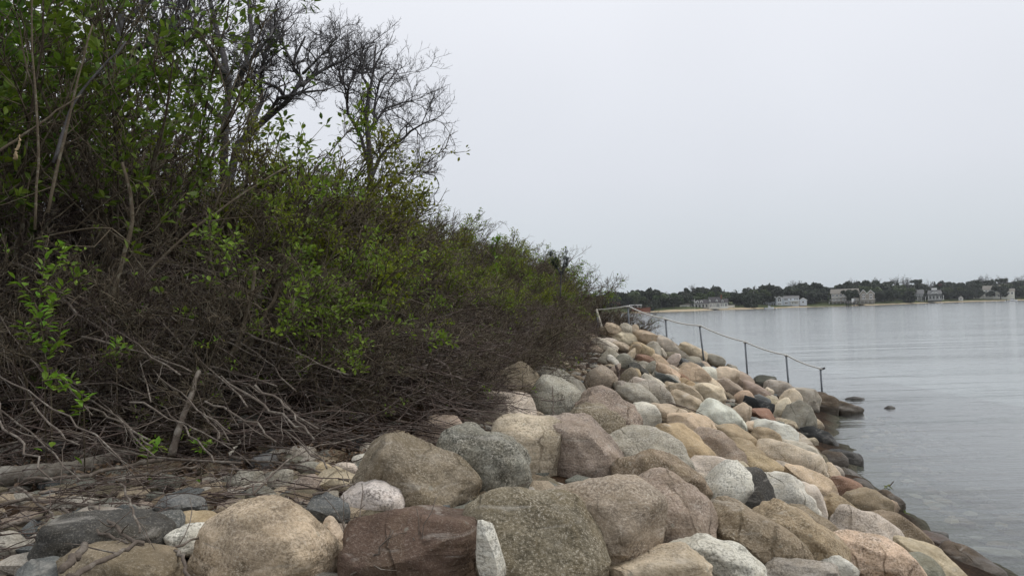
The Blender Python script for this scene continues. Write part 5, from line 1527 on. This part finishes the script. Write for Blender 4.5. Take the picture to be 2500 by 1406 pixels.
class House:
    def __init__(s, label, px, back, u0, vb, name='house', cat='house', group='houses on the far shore', zoom=4.135):
        s.p = far_base(px, back)
        s.k = s.p[1] / FPX / zoom
        s.u0, s.vb = u0, vb
        s.t = thing(name, label, cat, s.p, -math.atan2(s.p[0], s.p[1]), group)
    def X(s, u):
        return (u - s.u0) * s.k
    def Z(s, v):
        return (s.vb - v) * s.k
    def mesh(s, nm, V, F, mat, parent=None):
        V = np.array(V, float)
        return link(nm, new_mesh(nm, V, np.concatenate([np.array(f) for f in F]), [len(f) for f in F], False, mat), parent or s.t)
    def box(s, nm, mat, u0, u1, v0, v1, y0, y1, parent=None, below=0.0):
        x0, x1, z0, z1 = s.X(u0), s.X(u1), s.Z(v1) - below, s.Z(v0)
        V = [(x0, y0, z0), (x1, y0, z0), (x1, y1, z0), (x0, y1, z0), (x0, y0, z1), (x1, y0, z1), (x1, y1, z1), (x0, y1, z1)]
        return s.mesh(nm, V, [(0, 3, 2, 1), (4, 5, 6, 7), (0, 1, 5, 4), (1, 2, 6, 5), (2, 3, 7, 6), (3, 0, 4, 7)], mat, parent)
    def roof(s, mat, u0, u1, v0, v1, y0, y1, hip=0.0, parent=None, over=.35):
        """ridge runs left to right; hip is the share of the width cut off each ridge end"""
        x0, x1, z0, z1 = s.X(u0) - over, s.X(u1) + over, s.Z(v1), s.Z(v0)
        ym, h = (y0 + y1) / 2, hip * (x1 - x0)
        y0, y1 = y0 - over, y1 + over
        V = [(x0, y0, z0), (x1, y0, z0), (x1, y1, z0), (x0, y1, z0), (x0 + h, ym, z1), (x1 - h, ym, z1)]
        return s.mesh('roof', V, [(0, 1, 5, 4), (2, 3, 4, 5), (1, 2, 5), (3, 0, 4), (3, 2, 1, 0)], mat, parent)
    def gable(s, wall, roof, u0, u1, v0, v1, y0, y1, trim=True, nm='gable', parent=None):
        """front facing gable: triangle of wall with a pitched roof behind it"""
        x0, x1, z0, z1 = s.X(u0), s.X(u1), s.Z(v1), s.Z(v0)
        xm = (x0 + x1) / 2
        g_ = s.mesh(nm, [(x0, y0, z0), (x1, y0, z0), (xm, y0, z1), (x0, y1, z0), (x1, y1, z0), (xm, y1, z1)], [(0, 1, 2), (5, 4, 3), (0, 3, 4, 1), (0, 2, 5, 3), (1, 4, 5, 2)], wall, parent)
        o, e = .30, .12
        for sg, xa in ((-1, x0), (1, x1)):
            d = unit(np.array([xm - xa, z1 - z0]))
            nrm = np.array([-d[1], d[0]]) * (1 if sg < 0 else -1)
            a, b_ = np.array([xa, z0]) - d * .35, np.array([xm, z1]) + d * .05
            a, b_ = a + nrm * .02, b_ + nrm * .02
            a2, b2 = a + nrm * e, b_ + nrm * e
            ya, yb = y0 - o, y1
            V = [(a[0], ya, a[1]), (b_[0], ya, b_[1]), (b_[0], yb, b_[1]), (a[0], yb, a[1]), (a2[0], ya, a2[1]), (b2[0], ya, b2[1]), (b2[0], yb, b2[1]), (a2[0], yb, a2[1])]
            s.mesh('roof_slope', V, [(0, 1, 2, 3), (7, 6, 5, 4), (0, 4, 5, 1), (1, 5, 6, 2), (2, 6, 7, 3), (3, 7, 4, 0)], roof, parent or s.t)
            if trim:
                V2 = [(a[0], ya - .10, a[1] - .22), (b_[0], ya - .10, b_[1] - .22), (b2[0], ya - .10, b2[1] + .03), (a2[0], ya - .10, a2[1] + .03)]
                V2 += [(x, y + .08, z) for x, y, z in V2]
                s.mesh('bargeboard', V2, [(0, 1, 2, 3), (7, 6, 5, 4), (0, 4, 5, 1), (1, 5, 6, 2), (2, 6, 7, 3), (3, 7, 4, 0)], M_WHITE, parent or s.t)
        return g_
    def window(s, u0, u1, v0, v1, y, parent=None, arch=False, panes=1):
        f = s.box('window', M_WHITE, u0, u1, v0, v1, y - .10, y - .01, parent)
        b_ = (u1 - u0) * .13
        w = (u1 - u0 - b_) / panes
        for i in range(panes):
            s.box('pane', M_GLASS, u0 + b_ + i * w, u0 + i * w + w, v0 + b_, v1 - b_, y - .13, y - .11, f)
        return f
    def dormer(s, u0, u1, v0, v1, y0, y1, wall=None, roof=None):
        d = s.box('dormer', wall or M_WHITE, u0, u1, v0 + (v1 - v0) * .35, v1, y0, y1)
        s.gable(wall or M_WHITE, roof or M_ROOFD, u0, u1, v0, v0 + (v1 - v0) * .35, y0, y1, False, 'dormer_gable', d)
        w = (u1 - u0)
        s.window(u0 + w * .25, u1 - w * .25, v0 + (v1 - v0) * .45, v1 - 1, y0, d)
        return d
    def post(s, u, v0, v1, y, mat, nm='column', w=.22):
        x, z0, z1 = s.X(u), s.Z(v1), s.Z(v0)
        return link(nm, Tubes().add(np.array([[x, y, z0], [x, y, z1]]), np.array([w / 2, w / 2]), 8).mesh(nm, mat), s.t)

# the long house with white columns
h = House('long low cream house with white porch columns and dormers on a dark roof', 1716, 15, 1305, 610)
h.box('wall', M_CREAM, 1185, 1360, 563, 610, 2.2, 10, below=.6)
h.roof(M_ROOFD, 1180, 1362, 520, 564, .2, 10, .03)
h.box('porch_beam', M_WHITE, 1183, 1358, 563.5, 569, .2, .6)
for u in (1187, 1216, 1250, 1284, 1318, 1352):
    h.post(u, 569, 610, .4, M_WHITE, w=.45)
for u in (1196, 1228, 1262, 1296, 1330):
    h.window(u, u + 16, 574, 602, 2.2)
for u in (1198, 1232, 1272, ):
    h.dormer(u, u + 32, 526, 556, 1.0, 5)
h.box('right_block', M_CREAM, 1362, 1466, 560, 610, 0, 10.4, below=.6)
h.roof(M_ROOFD, 1360, 1468, 500, 560, 0, 10.4, .02)
for u in (1368, 1384, 1404, 1424, 1440, 1452):
    h.window(u, u + 10, 566, 603, 0)
for u in (1360, 1428):
    h.dormer(u, u + 19, 520, 552, .8, 5)
h.box('right_wing', M_CREAM, 1468, 1545, 562, 610, .6, 9, below=.6)
h.roof(M_ROOFD, 1467, 1546, 520, 562, .6, 9, .0)
h.dormer(1484, 1504, 526, 553, 1.2, 5)
for u in (1474, 1492, 1514, 1528):
    h.window(u, u + 11, 568, 596, .6)
h.box('left_wing', M_CREAM, 1072, 1170, 572, 612, -1, 7, below=.6)
h.roof(M_ROOFB, 1070, 1180, 543, 572, -1, 7, .0)
h.box('left_gable_block', M_CREAM, 1122, 1184, 545, 610, 4, 10, below=.6)
h.gable(M_CREAM, M_ROOFD, 1122, 1184, 515, 545, 4, 10)
for u in (1090, 1104, 1118, 1132):
    h.window(u, u + 13, 580, 602, -1)
h.box('chimney', M_BRICK, 1478, 1492, 478, 522, 5, 6.2)
fp = House('white flagpole in front of the columned house', 1696, 9, 1222, 612, 'flagpole', 'flagpole', None)
fp.post(1222, 500, 612, 0, M_WHITE, 'pole', .16)
w = House('low white garden wall right of the columned house', 1784, 13, 1590, 594, 'garden_wall', 'wall', None)
w.box('wall_panel', M_CREAM, 1550, 1632, 572, 594, 0, .5, below=.6)
w.box('coping', M_WHITE, 1548, 1634, 569, 571.6, -.1, .6)

# pale blue grey two storey house
h = House('pale blue grey two storey house with a big arched window', 1913, 16, 2110, 580)
h.box('left_bay', M_PALEB, 1915, 1970, 505, 580, 0, 8, below=.7)
h.gable(M_PALEB, M_ROOFG, 1913, 1972, 490, 504, 0, 8)
h.window(1926, 1960, 508, 540, 0, panes=2)
h.window(1926, 1960, 549, 574, 0, panes=2)
h.box('link_wall', M_PALEB, 1972, 2034, 508, 580, 2.0, 8, below=.7)
h.roof(M_ROOFG, 1972, 2034, 487, 508, 2.0, 8)
for u in (1992, 2012):
    h.window(u, u + 14, 514, 540, 2.0)
    h.window(u, u + 14, 552, 576, 2.0)
h.box('middle_bay', M_PALEB, 2036, 2104, 506, 580, -.5, 8, below=.7)
h.gable(M_PALEB, M_ROOFG, 2034, 2106, 486, 506, -.5, 8)
f = h.window(2048, 2092, 512, 540, -.5, panes=2)
a = np.linspace(0, math.pi, 12)
xm, r = h.X(2070), h.X(2092) - h.X(2070)
for nm, mt, rr, yy in (('arch_frame', M_WHITE, r, -.60), ('arch_pane', M_GLASS, r * .8, -.63)):
    V = [(xm + math.cos(t_) * rr, yy, h.Z(512.5) + math.sin(t_) * rr * .8) for t_ in a]
    V += [(x, -.51, z) for x, y, z in V]
    n_ = len(a)
    h.mesh(nm, V, [tuple(range(n_ - 1, -1, -1)), tuple(range(n_, 2 * n_))] + [(i, i + 1, n_ + i + 1, n_ + i) for i in range(n_ - 1)] + [(n_ - 1, 0, n_, 2 * n_ - 1)], mt)
h.window(2050, 2090, 551, 574, -.5, panes=3)
h.box('right_block', M_PALEB, 2106, 2256, 506, 580, 1, 9, below=.7)
h.roof(M_ROOFG, 2106, 2258, 484, 506, 1, 9, .02)
for u in (2116, 2134, 2170, 2210, 2230):
    h.window(u, u + 17, 511, 528, 1)
h.window(2118, 2150, 544, 566, 1, panes=2)
h.window(2184, 2246, 541, 572, 1, panes=4)
h.box('porch_roof', M_WHITE, 2160, 2256, 534, 538, -.8, 1)
for u in (2180, 2254):
    h.post(u, 538, 580, -.6, M_WHITE, w=.35)
h.box('garage', M_PALEB, 2262, 2330, 530, 575, 2, 8, below=.7)
h.gable(M_PALEB, M_ROOFG, 2260, 2332, 508, 530, 2, 8)
h.window(2285, 2305, 540, 560, 2)

# shingled house with a big roof
h = House('weathered shingle house with a big hipped roof and wide deck', 2062, 20, 600, 485)
h.box('lower_wall', M_SHINGLE, 478, 735, 432, 485, 0, 11, below=1)
h.box('upper_wall', M_SHINGLE, 480, 690, 385, 430, .6, 10.6)
h.roof(M_ROOFB, 474, 740, 338, 385, .6, 10.6, .02)
h.box('deck', M_DECK, 455, 890, 464, 470, -3, 0)
for u in range(458, 890, 36):
    h.post(u, 470, 490, -2.8, M_WHITE, 'deck_post', .25)
h.box('deck_rail', M_WHITE, 455, 890, 449, 451.5, -3, -2.9)
h.box('balcony', M_WHITE, 480, 690, 424, 429, -1, .55)
for u in (486, 520, 556, 592, 628):
    h.window(u, u + 26, 391, 418, .6, panes=2)
for u in (490, 530, 580, 630, 680):
    h.window(u, u + 30, 438, 460, 0, panes=2)
h.box('right_wing', M_SHINGLE, 745, 880, 395, 485, 1, 10, below=1)
h.gable(M_SHINGLE, M_ROOFB, 745, 812, 355, 395, 1, 10)
h.gable(M_SHINGLE, M_ROOFB, 812, 880, 360, 395, 1, 10)
for u in (765, 832):
    h.window(u, u + 30, 398, 420, 1, panes=2)
    h.window(u, u + 30, 428, 450, 1, panes=2)

# gabled house with cupola
h = House('grey shingle house with a wide white trimmed gable and a small white roof box', 2245, 17, 1425, 460)
h.box('left_wall', M_GREYG, 1222, 1300, 388, 460, 0, 10, below=.8)
h.gable(M_GREYG, M_ROOFG, 1216, 1304, 345, 388, 0, 10)
h.window(1246, 1276, 380, 400, 0, panes=2)
h.box('middle_block', M_GREYG, 1302, 1460, 386, 460, 1.5, 10, below=.8)
h.roof(M_ROOFG, 1296, 1464, 342, 386, 1.5, 10, .0)
for u in (1330, 1365, 1400, 1432):
    h.window(u, u + 20, 392, 408, 1.5, panes=2)
h.box('porch_roof', M_ROOFG, 1372, 1500, 410, 416, -1.2, 1.5)
for u in (1378, 1408, 1440, 1478):
    h.post(u, 416, 458, -1, M_WHITE, w=.35)
h.window(1390, 1430, 424, 448, 1.5, panes=3)
h.box('right_block', M_GREYG, 1500, 1622, 388, 460, .5, 9, below=.8)
h.roof(M_ROOFG, 1498, 1626, 352, 388, .5, 9, .08)
h.gable(M_GREYG, M_ROOFG, 1530, 1590, 356, 388, -.4, 6)
h.window(1540, 1580, 372, 386, -.4, panes=3)
h.box('roof_box', M_WHITE, 1535, 1584, 330, 350, 3.5, 6)
h.box('right_porch_roof', M_ROOFG, 1500, 1642, 402, 407, -2, .5)
for u in (1506, 1536, 1566, 1600, 1636):
    h.post(u, 407, 448, -1.8, M_WHITE, w=.35)
h.box('porch_floor', M_WHITE, 1498, 1644, 446, 450, -2.2, .5)
for u in (1512, 1544, 1576, 1604):
    h.window(u, u + 16, 412, 438, .5)

# cream house behind trees at the right
h = House('cream house half hidden by a dark tree near the right edge', 2412, 22, 2120, 430)
h.box('left_wing', M_CREAM, 1995, 2080, 400, 430, 0, 8, below=1)
h.roof(M_ROOFB, 1990, 2082, 378, 400, 0, 8)
h.box('main_block', M_CREAM, 2082, 2232, 340, 430, -1, 9, below=1)
h.roof(M_ROOFB, 2078, 2236, 298, 340, -1, 9, .03)
for u in (2100, 2134, 2170, 2205):
    h.window(u, u + 18, 346, 364, -1, panes=2)
    h.window(u, u + 18, 392, 412, -1, panes=2)
h.box('right_wing', M_CREAM, 2234, 2350, 362, 430, 0, 8, below=1)
h.roof(M_ROOFB, 2234, 2352, 335, 362, 0, 8)
for u in (2290, 2320):
    h.window(u, u + 18, 370, 392, 0, panes=2)
h = House('tiny white gabled shed by the shore between two houses', 2346, 12, 1848, 440, 'shed', 'shed', None)
h.box('wall', M_WHITE, 1828, 1868, 412, 440, 0, 4, below=.5)
h.gable(M_WHITE, M_ROOFG, 1828, 1868, 390, 412, 0, 4)
h.window(1842, 1854, 418, 430, 0)
# pavilion and brick seawall at the left
h = House('open white pavilion with a flat roof behind the brick red seawall', 1552, 12, 625, 632, 'pavilion', 'pavilion', None)
h.box('roof', M_WHITE, 560, 690, 570, 580, -1, 8)
for u in (590, 612, 648, 680):
    h.post(u, 580, 632, 0, M_WHITE, w=.4)
h.box('back_wall', M_ROOFG, 590, 690, 583, 632, 4, 5)
h = House('brick red seawall at the far shore next to the rope railing', 1566, 3, 690, 668, 'seawall', 'wall', None)
h.box('wall_face', M_BRICK, 590, 780, 630, 668, 0, 1.5, below=.6)
h.box('coping', M_BRICK, 588, 782, 626, 629.5, -.15, 1.6)

# boats, dinghy, dock
def boat(label, px, py, length, cabin=True, name='motor_boat', cat='boat', rz=0.0):
    p = on_plane(px, py)
    t = thing(name, label, cat, p, rz, 'boats along the far shore')
    n = 9
    V, F = [], []
    for i in range(n):
        u = i / (n - 1)
        w_ = length * .17 * (1 - max(0, (u - .45) / .55) ** 2.2) + .02
        top = .75 + .35 * u * u
        x = (u - .5) * length
        V += [(x, -w_, top), (x, -w_ * .75, .05), (x, 0, -.15), (x, w_ * .75, .05), (x, w_, top)]
    for i in range(n - 1):
        for j in range(4):
            a = i * 5 + j
            F.append((a, a + 5, a + 6, a + 1))
        F.append((i * 5, i * 5 + 4, i * 5 + 9, i * 5 + 5))
    F += [(4, 3, 2, 1, 0), tuple((n - 1) * 5 + j for j in range(5))]
    link('hull', new_mesh('hull', V, np.concatenate([np.array(f) for f in F]), [len(f) for f in F], False, M_HULL), t)
    if cabin:
        c = np.array([(-.1, -.1), (.14, -.1), (.14, .1), (-.1, .1)]) * length
        V = [(x, y, .9) for x, y in c] + [(x * .8, y * .8, 1.9) for x, y in c]
        link('cabin', new_mesh('cabin', V, [0, 1, 5, 4, 1, 2, 6, 5, 2, 3, 7, 6, 3, 0, 4, 7, 4, 5, 6, 7], [4] * 5, False, M_HULL), t)
        V = [(x * 1.02, y * 1.02, 1.25) for x, y in c * .93] + [(x * 1.02, y * 1.02, 1.65) for x, y in c * .86]
        link('windscreen', new_mesh('windscreen', V, [0, 1, 5, 4, 1, 2, 6, 5, 2, 3, 7, 6, 3, 0, 4, 7], [4] * 4, False, M_GLASS), t)
        link('outboard_motor', Tubes().add(np.array([[-.52 * length, 0, -.1], [-.52 * length, 0, 1.2]]), np.array([.15, .22]), 8).mesh('outboard_motor', M_BLACK), t)
    return t
boat('white motor boat moored near the right edge', 2471, 735.5, 7.5)
boat('white overturned dinghy on the beach near the right edge', 2445, 734.2, 3.6, False, 'dinghy')
boat('pale boat lying off the pale blue grey house', 1878, 754.2, 5.5, True, 'motor_boat')
boat('small skiff on the beach left of the columned house', 1676, 759.0, 3.0, False, 'dinghy')
boat('small pale skiff on the sand below the garage of the blue grey house', 1948, 750.0, 3.4, False, 'dinghy')
h = House('small dock with a white hut and dark pilings below the shingle house', 2074, -1.0, 715, 532, 'dock', 'dock', None)
h.box('hut', M_WHITE, 735, 758, 455, 490, 0, 2.5)
h.box('deck', M_DECK, 680, 765, 490, 497, -2, 5)
for u in (686, 706, 728, 750, 762):
    h.post(u, 478, 540, -1.9, M_BLACK, 'piling', .35)
for px, py in ((2454, 736), (2422, 735.5), (2300, 741.5), (1896, 754.5), (1590, 771)):
    p = on_plane(px, py)
    V, F = ico(2)
    o = link('mooring_buoy', new_mesh('mooring_buoy', V * np.array([.28, .28, .34]) + [0, 0, .15], F.ravel(), np.full(len(F), 3), True, M_HULL), loc=p)
    tag(o, 'small white mooring buoy off the far shore', 'buoy', 'mooring buoys')

# ------------------------------------------------------------------ trees of the far shore
M_FDARK = leaf_material('far_pine_foliage', (.018, .028, .018), (.06, .072, .042), .15)
M_FGREEN = leaf_material('far_spring_foliage', (.05, .075, .03), (.11, .135, .06), .2)
M_FGREY = leaf_material('far_grey_buds', (.07, .07, .06), (.13, .125, .105), .2)
M_FRED = leaf_material('far_red_buds', (.10, .045, .045), (.17, .085, .08), .2)
QUAD = np.array([[-.5, -.5, 0], [.5, -.5, .12], [.5, .5, 0], [-.5, .5, .12]])
def far_tree(kind, seed, mat):
    g = np.random.default_rng(seed)
    t = thing('far_tree', '', 'tree')
    H_ = 10.0
    lobes = []
    if kind == 'round':
        for _ in range(9):
            lobes.append((np.array([g.normal() * 2.2, g.normal() * 2.2, g.uniform(3.0, 7.8)]), g.uniform(1.3, 2.4)))
    elif kind == 'broad':
        for _ in range(12):
            lobes.append((np.array([g.normal() * 3.2, g.normal() * 2.4, g.uniform(2.0, 6.5)]), g.uniform(1.4, 2.4)))
    elif kind == 'layer':
        for _ in range(13):
            lobes.append((np.array([g.normal() * 2.6, g.normal() * 2.2, g.uniform(4.5, 9.0)]), g.uniform(.9, 1.6)))
    elif kind == 'cone':
        for i in range(14):
            z = 1.5 + i * .6
            lobes.append((np.array([g.normal() * .5 * (1 - z / 11), g.normal() * .5, z]), max(.35, 2.0 * (1 - z / 10.5))))
    elif kind == 'low':
        for _ in range(9):
            lobes.append((np.array([g.normal() * 2.6, g.normal() * 1.8, g.uniform(.6, 3.2)]), g.uniform(1.0, 1.7)))
    P = []
    for c, r in lobes:
        n = int(70 * r * r)
        d = unit(g.normal(size=(n, 3)))
        P.append(c + d * r * g.uniform(.55, 1.05, n)[:, None] * np.array([1, 1, .75]))
    P = np.concatenate(P)
    P[:, 2] = np.maximum(P[:, 2], .2)
    sz = g.uniform(.35, .75, len(P)) * (.8 if kind == 'layer' else 1)
    f = link('crown', leaves_mesh('crown', P, unit(g.normal(size=P.shape)), sz, mat, g, 1.0, QUAD, [(0, 1, 2), (0, 2, 3)]), t)
    tb = Tubes().add(np.array([[0, 0, -1.0], [.1, 0, 3], [.2, .1, 6.0]]), np.array([.28, .2, .08]), 6)
    for c, r in lobes[:7]:
        tb.add(np.array([[.1, 0, min(2.5, c[2] * .5)], c * .6 + np.array([0, 0, 1.0]), c]), np.array([.12, .08, .03]), 4)
    link('trunk', tb.mesh('trunk', M_TREE), t)
    return t
def far_bare(seed, mat):
    g = np.random.default_rng(seed)
    t = thing('far_tree', '', 'tree')
    P0, R0 = grow(np.zeros((1, 3)), np.array([[0, 0, 1.0]]), 5.5, 8, .22, .10, .05, g)
    tb = Tubes().add(P0, R0, 6)
    S, D, r, idx, tt = sprout(P0, R0, 11, .4, 1, .7, .2, g)
    P1, R1 = grow(S, D + np.array([0, 0, .3]), g.uniform(2.8, 5, len(S)), 6, .09, .03, .15, g, (0, 0, .05))
    tb.add(P1, R1, 4)
    S, D, r, idx, tt = sprout(P1, R1, 8, .2, 1, .7, .2, g)
    P2, R2 = grow(S, D + np.array([0, 0, .2]), g.uniform(.8, 2, len(S)), 4, .035, .02, .2, g)
    tb.add(P2, R2, 3)
    S, D, r, idx, tt = sprout(P2, R2, 5, .2, 1, .7, .2, g)
    P3, R3 = grow(S, D, g.uniform(.4, .9, len(S)), 3, .022, .014, .2, g)
    tb.add(P3, R3, 3)
    link('trunk', tb.mesh('trunk', M_TREE), t)
    pos = P3[:, -1]
    k = g.random(len(pos)) < .8
    f = link('crown', leaves_mesh('crown', pos[k], g.normal(size=(k.sum(), 3)), g.uniform(.12, .3, k.sum()), mat, g, 1.0, QUAD, [(0, 1, 2), (0, 2, 3)]), t)
    return t
FT = {}
for nm, n_, mt in (('round', 3, M_FDARK), ('broad', 2, M_FDARK), ('layer', 3, M_FDARK), ('cone', 2, M_FDARK), ('low', 2, M_FDARK)):
    FT[nm] = [far_tree(nm, 400 + 10 * len(FT) + k, mt) for k in range(n_)]
FT['green'] = [far_tree('broad', 470 + k, M_FGREEN) for k in range(2)]
FT['red'] = [far_tree('round', 480, M_FRED)]
FT['bare'] = [far_bare(490 + k, M_FGREY) for k in range(2)]
FAR_LOOK = {'round': 'dark rounded pine', 'broad': 'dark spreading tree', 'layer': 'flat topped pine', 'cone': 'pointed conifer', 'low': 'low dark bush', 'green': 'pale green leafing tree', 'red': 'reddish budding tree', 'bare': 'grey leafless tree'}
ft_used = set()
gf = random.Random(8)
def put_far(kind, px, back, top_px, label=None, wide=1.0):
    """top_px: picture row of the tree top"""
    k = gf.randrange(len(FT[kind]))
    src = FT[kind][k]
    o = src if (kind, k) not in ft_used else copy_tree(src)
    ft_used.add((kind, k))
    p = far_base(px, back)
    d = ray(px, top_px)
    zt = EYE[2] + d[2] * p[1] / d[1]
    hgt = {'round': 9.4, 'broad': 8.2, 'layer': 9.8, 'cone': 10.4, 'low': 4.4, 'green': 8.2, 'red': 9.4, 'bare': 9.6}[kind]
    s = max(.25, (zt - p[2]) / hgt)
    o.location = p
    o.scale = (s * wide, s * wide, s)
    o.rotation_euler = (0, 0, gf.uniform(0, 6.28))
    if not label:
        lm = [(1590, 'at the brick red seawall'), (1650, 'left of the columned house'), (1790, 'behind the columned house'), (1855, 'left of the blue grey house'), (1970, 'behind the blue grey house'), (2010, 'left of the shingle house'),
              (2120, 'behind the shingle house'), (2190, 'right of the shingle house'), (2300, 'behind the house with the roof box'), (2380, 'by the tiny white shed'), (9999, 'around the cream house')]
        row = ' in the back row' if back > 52 else ' in the front row' if back < 30 else ''
        label = FAR_LOOK[kind] + row + ' ' + next(w for lim, w in lm if px < lim)
    tag(o, label, 'tree', 'trees along the far shore')
# skyline of the back row: (column, top row)
SKY = [(1385, 722), (1415, 720), (1445, 716), (1475, 714), (1505, 712), (1535, 706), (1560, 706), (1590, 700), (1620, 706), (1650, 712), (1680, 702), (1712, 698), (1742, 694), (1770, 700), (1800, 707), (1822, 708), (1842, 700), (1870, 690), (1900, 698),
       (1935, 692), (1962, 688), (1990, 686), (2010, 696), (2030, 700), (2060, 692), (2085, 684), (2110, 684), (2140, 682), (2160, 682), (2190, 684), (2225, 690), (2246, 684), (2270, 690), (2300, 686), (2325, 690), (2350, 688),
       (2372, 684), (2400, 678), (2425, 680), (2455, 680), (2485, 676), (2520, 676), (2560, 674)]
for (px, ty) in SKY:
    for dx, back, dt in ((0, 62, 0), (gf.uniform(-14, 14), 46, 7), (gf.uniform(-16, 16), 34, 15)):
        k = gf.choice(['round', 'layer', 'layer', 'bare', 'cone', 'broad'] if not dx else ['round', 'round', 'broad', 'layer', 'green', 'bare' if back > 40 else 'green'])
        if not dx and k in ('bare', 'cone', 'layer'):
            put_far('round', px + gf.uniform(-6, 6), back - 4, ty + 6 + gf.uniform(-2, 4), wide=1.2)
        put_far(k, px + dx, back + gf.uniform(-5, 5), ty + dt + gf.uniform(-6, 7), wide=1.1 if dx else .8)
for px in range(1390, 2560, 26):
    put_far(gf.choice(['broad', 'round', 'low']), px + gf.uniform(-9, 9), 40 + gf.uniform(-4, 10), 722 - (px - 1500) * .022 + gf.uniform(-5, 8), wide=1.3)
for kind, px, back, ty, lab in [
    ('green', 1615, 30, 714, 'pale green leafing tree left of the columned house'), ('green', 1548, 30, 716, 'pale green tree at the left end of the far wood'),
    ('green', 1757, 34, 709, 'yellowish green tree rising behind the columned house'),
    ('bare', 1690, 60, 697, 'rounded grey leafless crown above the columned house'), ('bare', 1935, 66, 688, None), ('bare', 1955, 66, 688, None), ('bare', 2185, 70, 677, None), ('bare', 2210, 70, 676, None),
    ('bare', 2405, 75, 674, None), ('bare', 2445, 75, 675, None), ('bare', 2495, 75, 673, None), ('cone', 1862, 55, 692, None), ('cone', 1880, 55, 687, None), ('cone', 1842, 55, 695, None), ('cone', 2245, 55, 684, None),
    ('cone', 2282, 55, 684, None), ('red', 2310, 50, 689, 'pinkish red budding tree right of the house with the roof box'), ('layer', 1990, 55, 687, None), ('layer', 2078, 55, 683, None),
    ('round', 1645, 22, 722, None), ('broad', 1600, 20, 730, 'dark bush beside the brick red seawall'), ('broad', 1830, 24, 712, 'dark tree clump between the columned house and the blue grey house'),
    ('round', 1805, 24, 715, None), ('low', 1834, 8, 735, 'dark rounded bush on the beach left of the blue grey house'), ('round', 1990, 22, 708, 'dark tree between the blue grey house and the shingle house'), ('broad', 1972, 22, 712, None),
    ('round', 2070, 15, 706, 'dark tree in front of the shingle house'), ('broad', 2130, 22, 708, None), ('broad', 2155, 22, 706, None), ('round', 2180, 22, 708, None), ('low', 2212, 13, 717, 'dark bush in front of the white trimmed gable'),
    ('round', 2322, 24, 702, None), ('broad', 2358, 24, 706, None), ('round', 2443, 15, 694, 'dark round tree in front of the cream house'), ('broad', 2480, 24, 694, None), ('broad', 2375, 24, 702, None), ('low', 2460, 18, 716, None), ('low', 1590, 10, 742, None)]:
    put_far(kind, px, back, ty, lab)
for k in FT:
    for j, o in enumerate(FT[k]):
        if (k, j) not in ft_used:
            for c in list(o.children):
                bpy.data.objects.remove(c)
            bpy.data.objects.remove(o)

# ------------------------------------------------------------------ sea air
HAZE = 0.00012
if HAZE > 0:
    m, nt = mat_new('sea_haze')
    b = NB(nt)
    pv = b.n('ShaderNodeVolumePrincipled')
    pv.inputs['Color'].default_value = (.86, .90, .95, 1)
    pv.inputs['Density'].default_value = HAZE
    o_ = b.n('ShaderNodeOutputMaterial')
    b.l(pv.outputs[0], o_.inputs['Volume'])
    x0, x1, y0, y1, z0, z1 = -1700, 1700, -80, 2800, -6, 40
    V = [(x0, y0, z0), (x1, y0, z0), (x1, y1, z0), (x0, y1, z0), (x0, y0, z1), (x1, y0, z1), (x1, y1, z1), (x0, y1, z1)]
    F = [0, 3, 2, 1, 4, 5, 6, 7, 0, 1, 5, 4, 1, 2, 6, 5, 2, 3, 7, 6, 3, 0, 4, 7]
    hz_o = tag(link('haze', new_mesh('haze', V, F, [4] * 6, False, m)), 'thin pale sea haze', kind='stuff')
bpy.context.view_layer.update()
# look-alikes that still share a label are told apart by their order in the picture
ORD = ['first', 'second', 'third', 'fourth', 'fifth', 'sixth', 'seventh', 'eighth']
same = {}
for o in COL.objects:
    if o.parent is None and o.get('category') in ('shrub', 'branch', 'tree', 'rock') and o.get('label'):
        same.setdefault(o['label'], []).append(o)
for lab, os_ in same.items():
    if 2 <= len(os_) <= 8 and len(lab.split()) <= 13:
        os_.sort(key=lambda o: o.location.x / max(o.location.y, .1))
        for q, o in enumerate(os_):
            o['label'] = lab + ', ' + ORD[q] + ' from left'
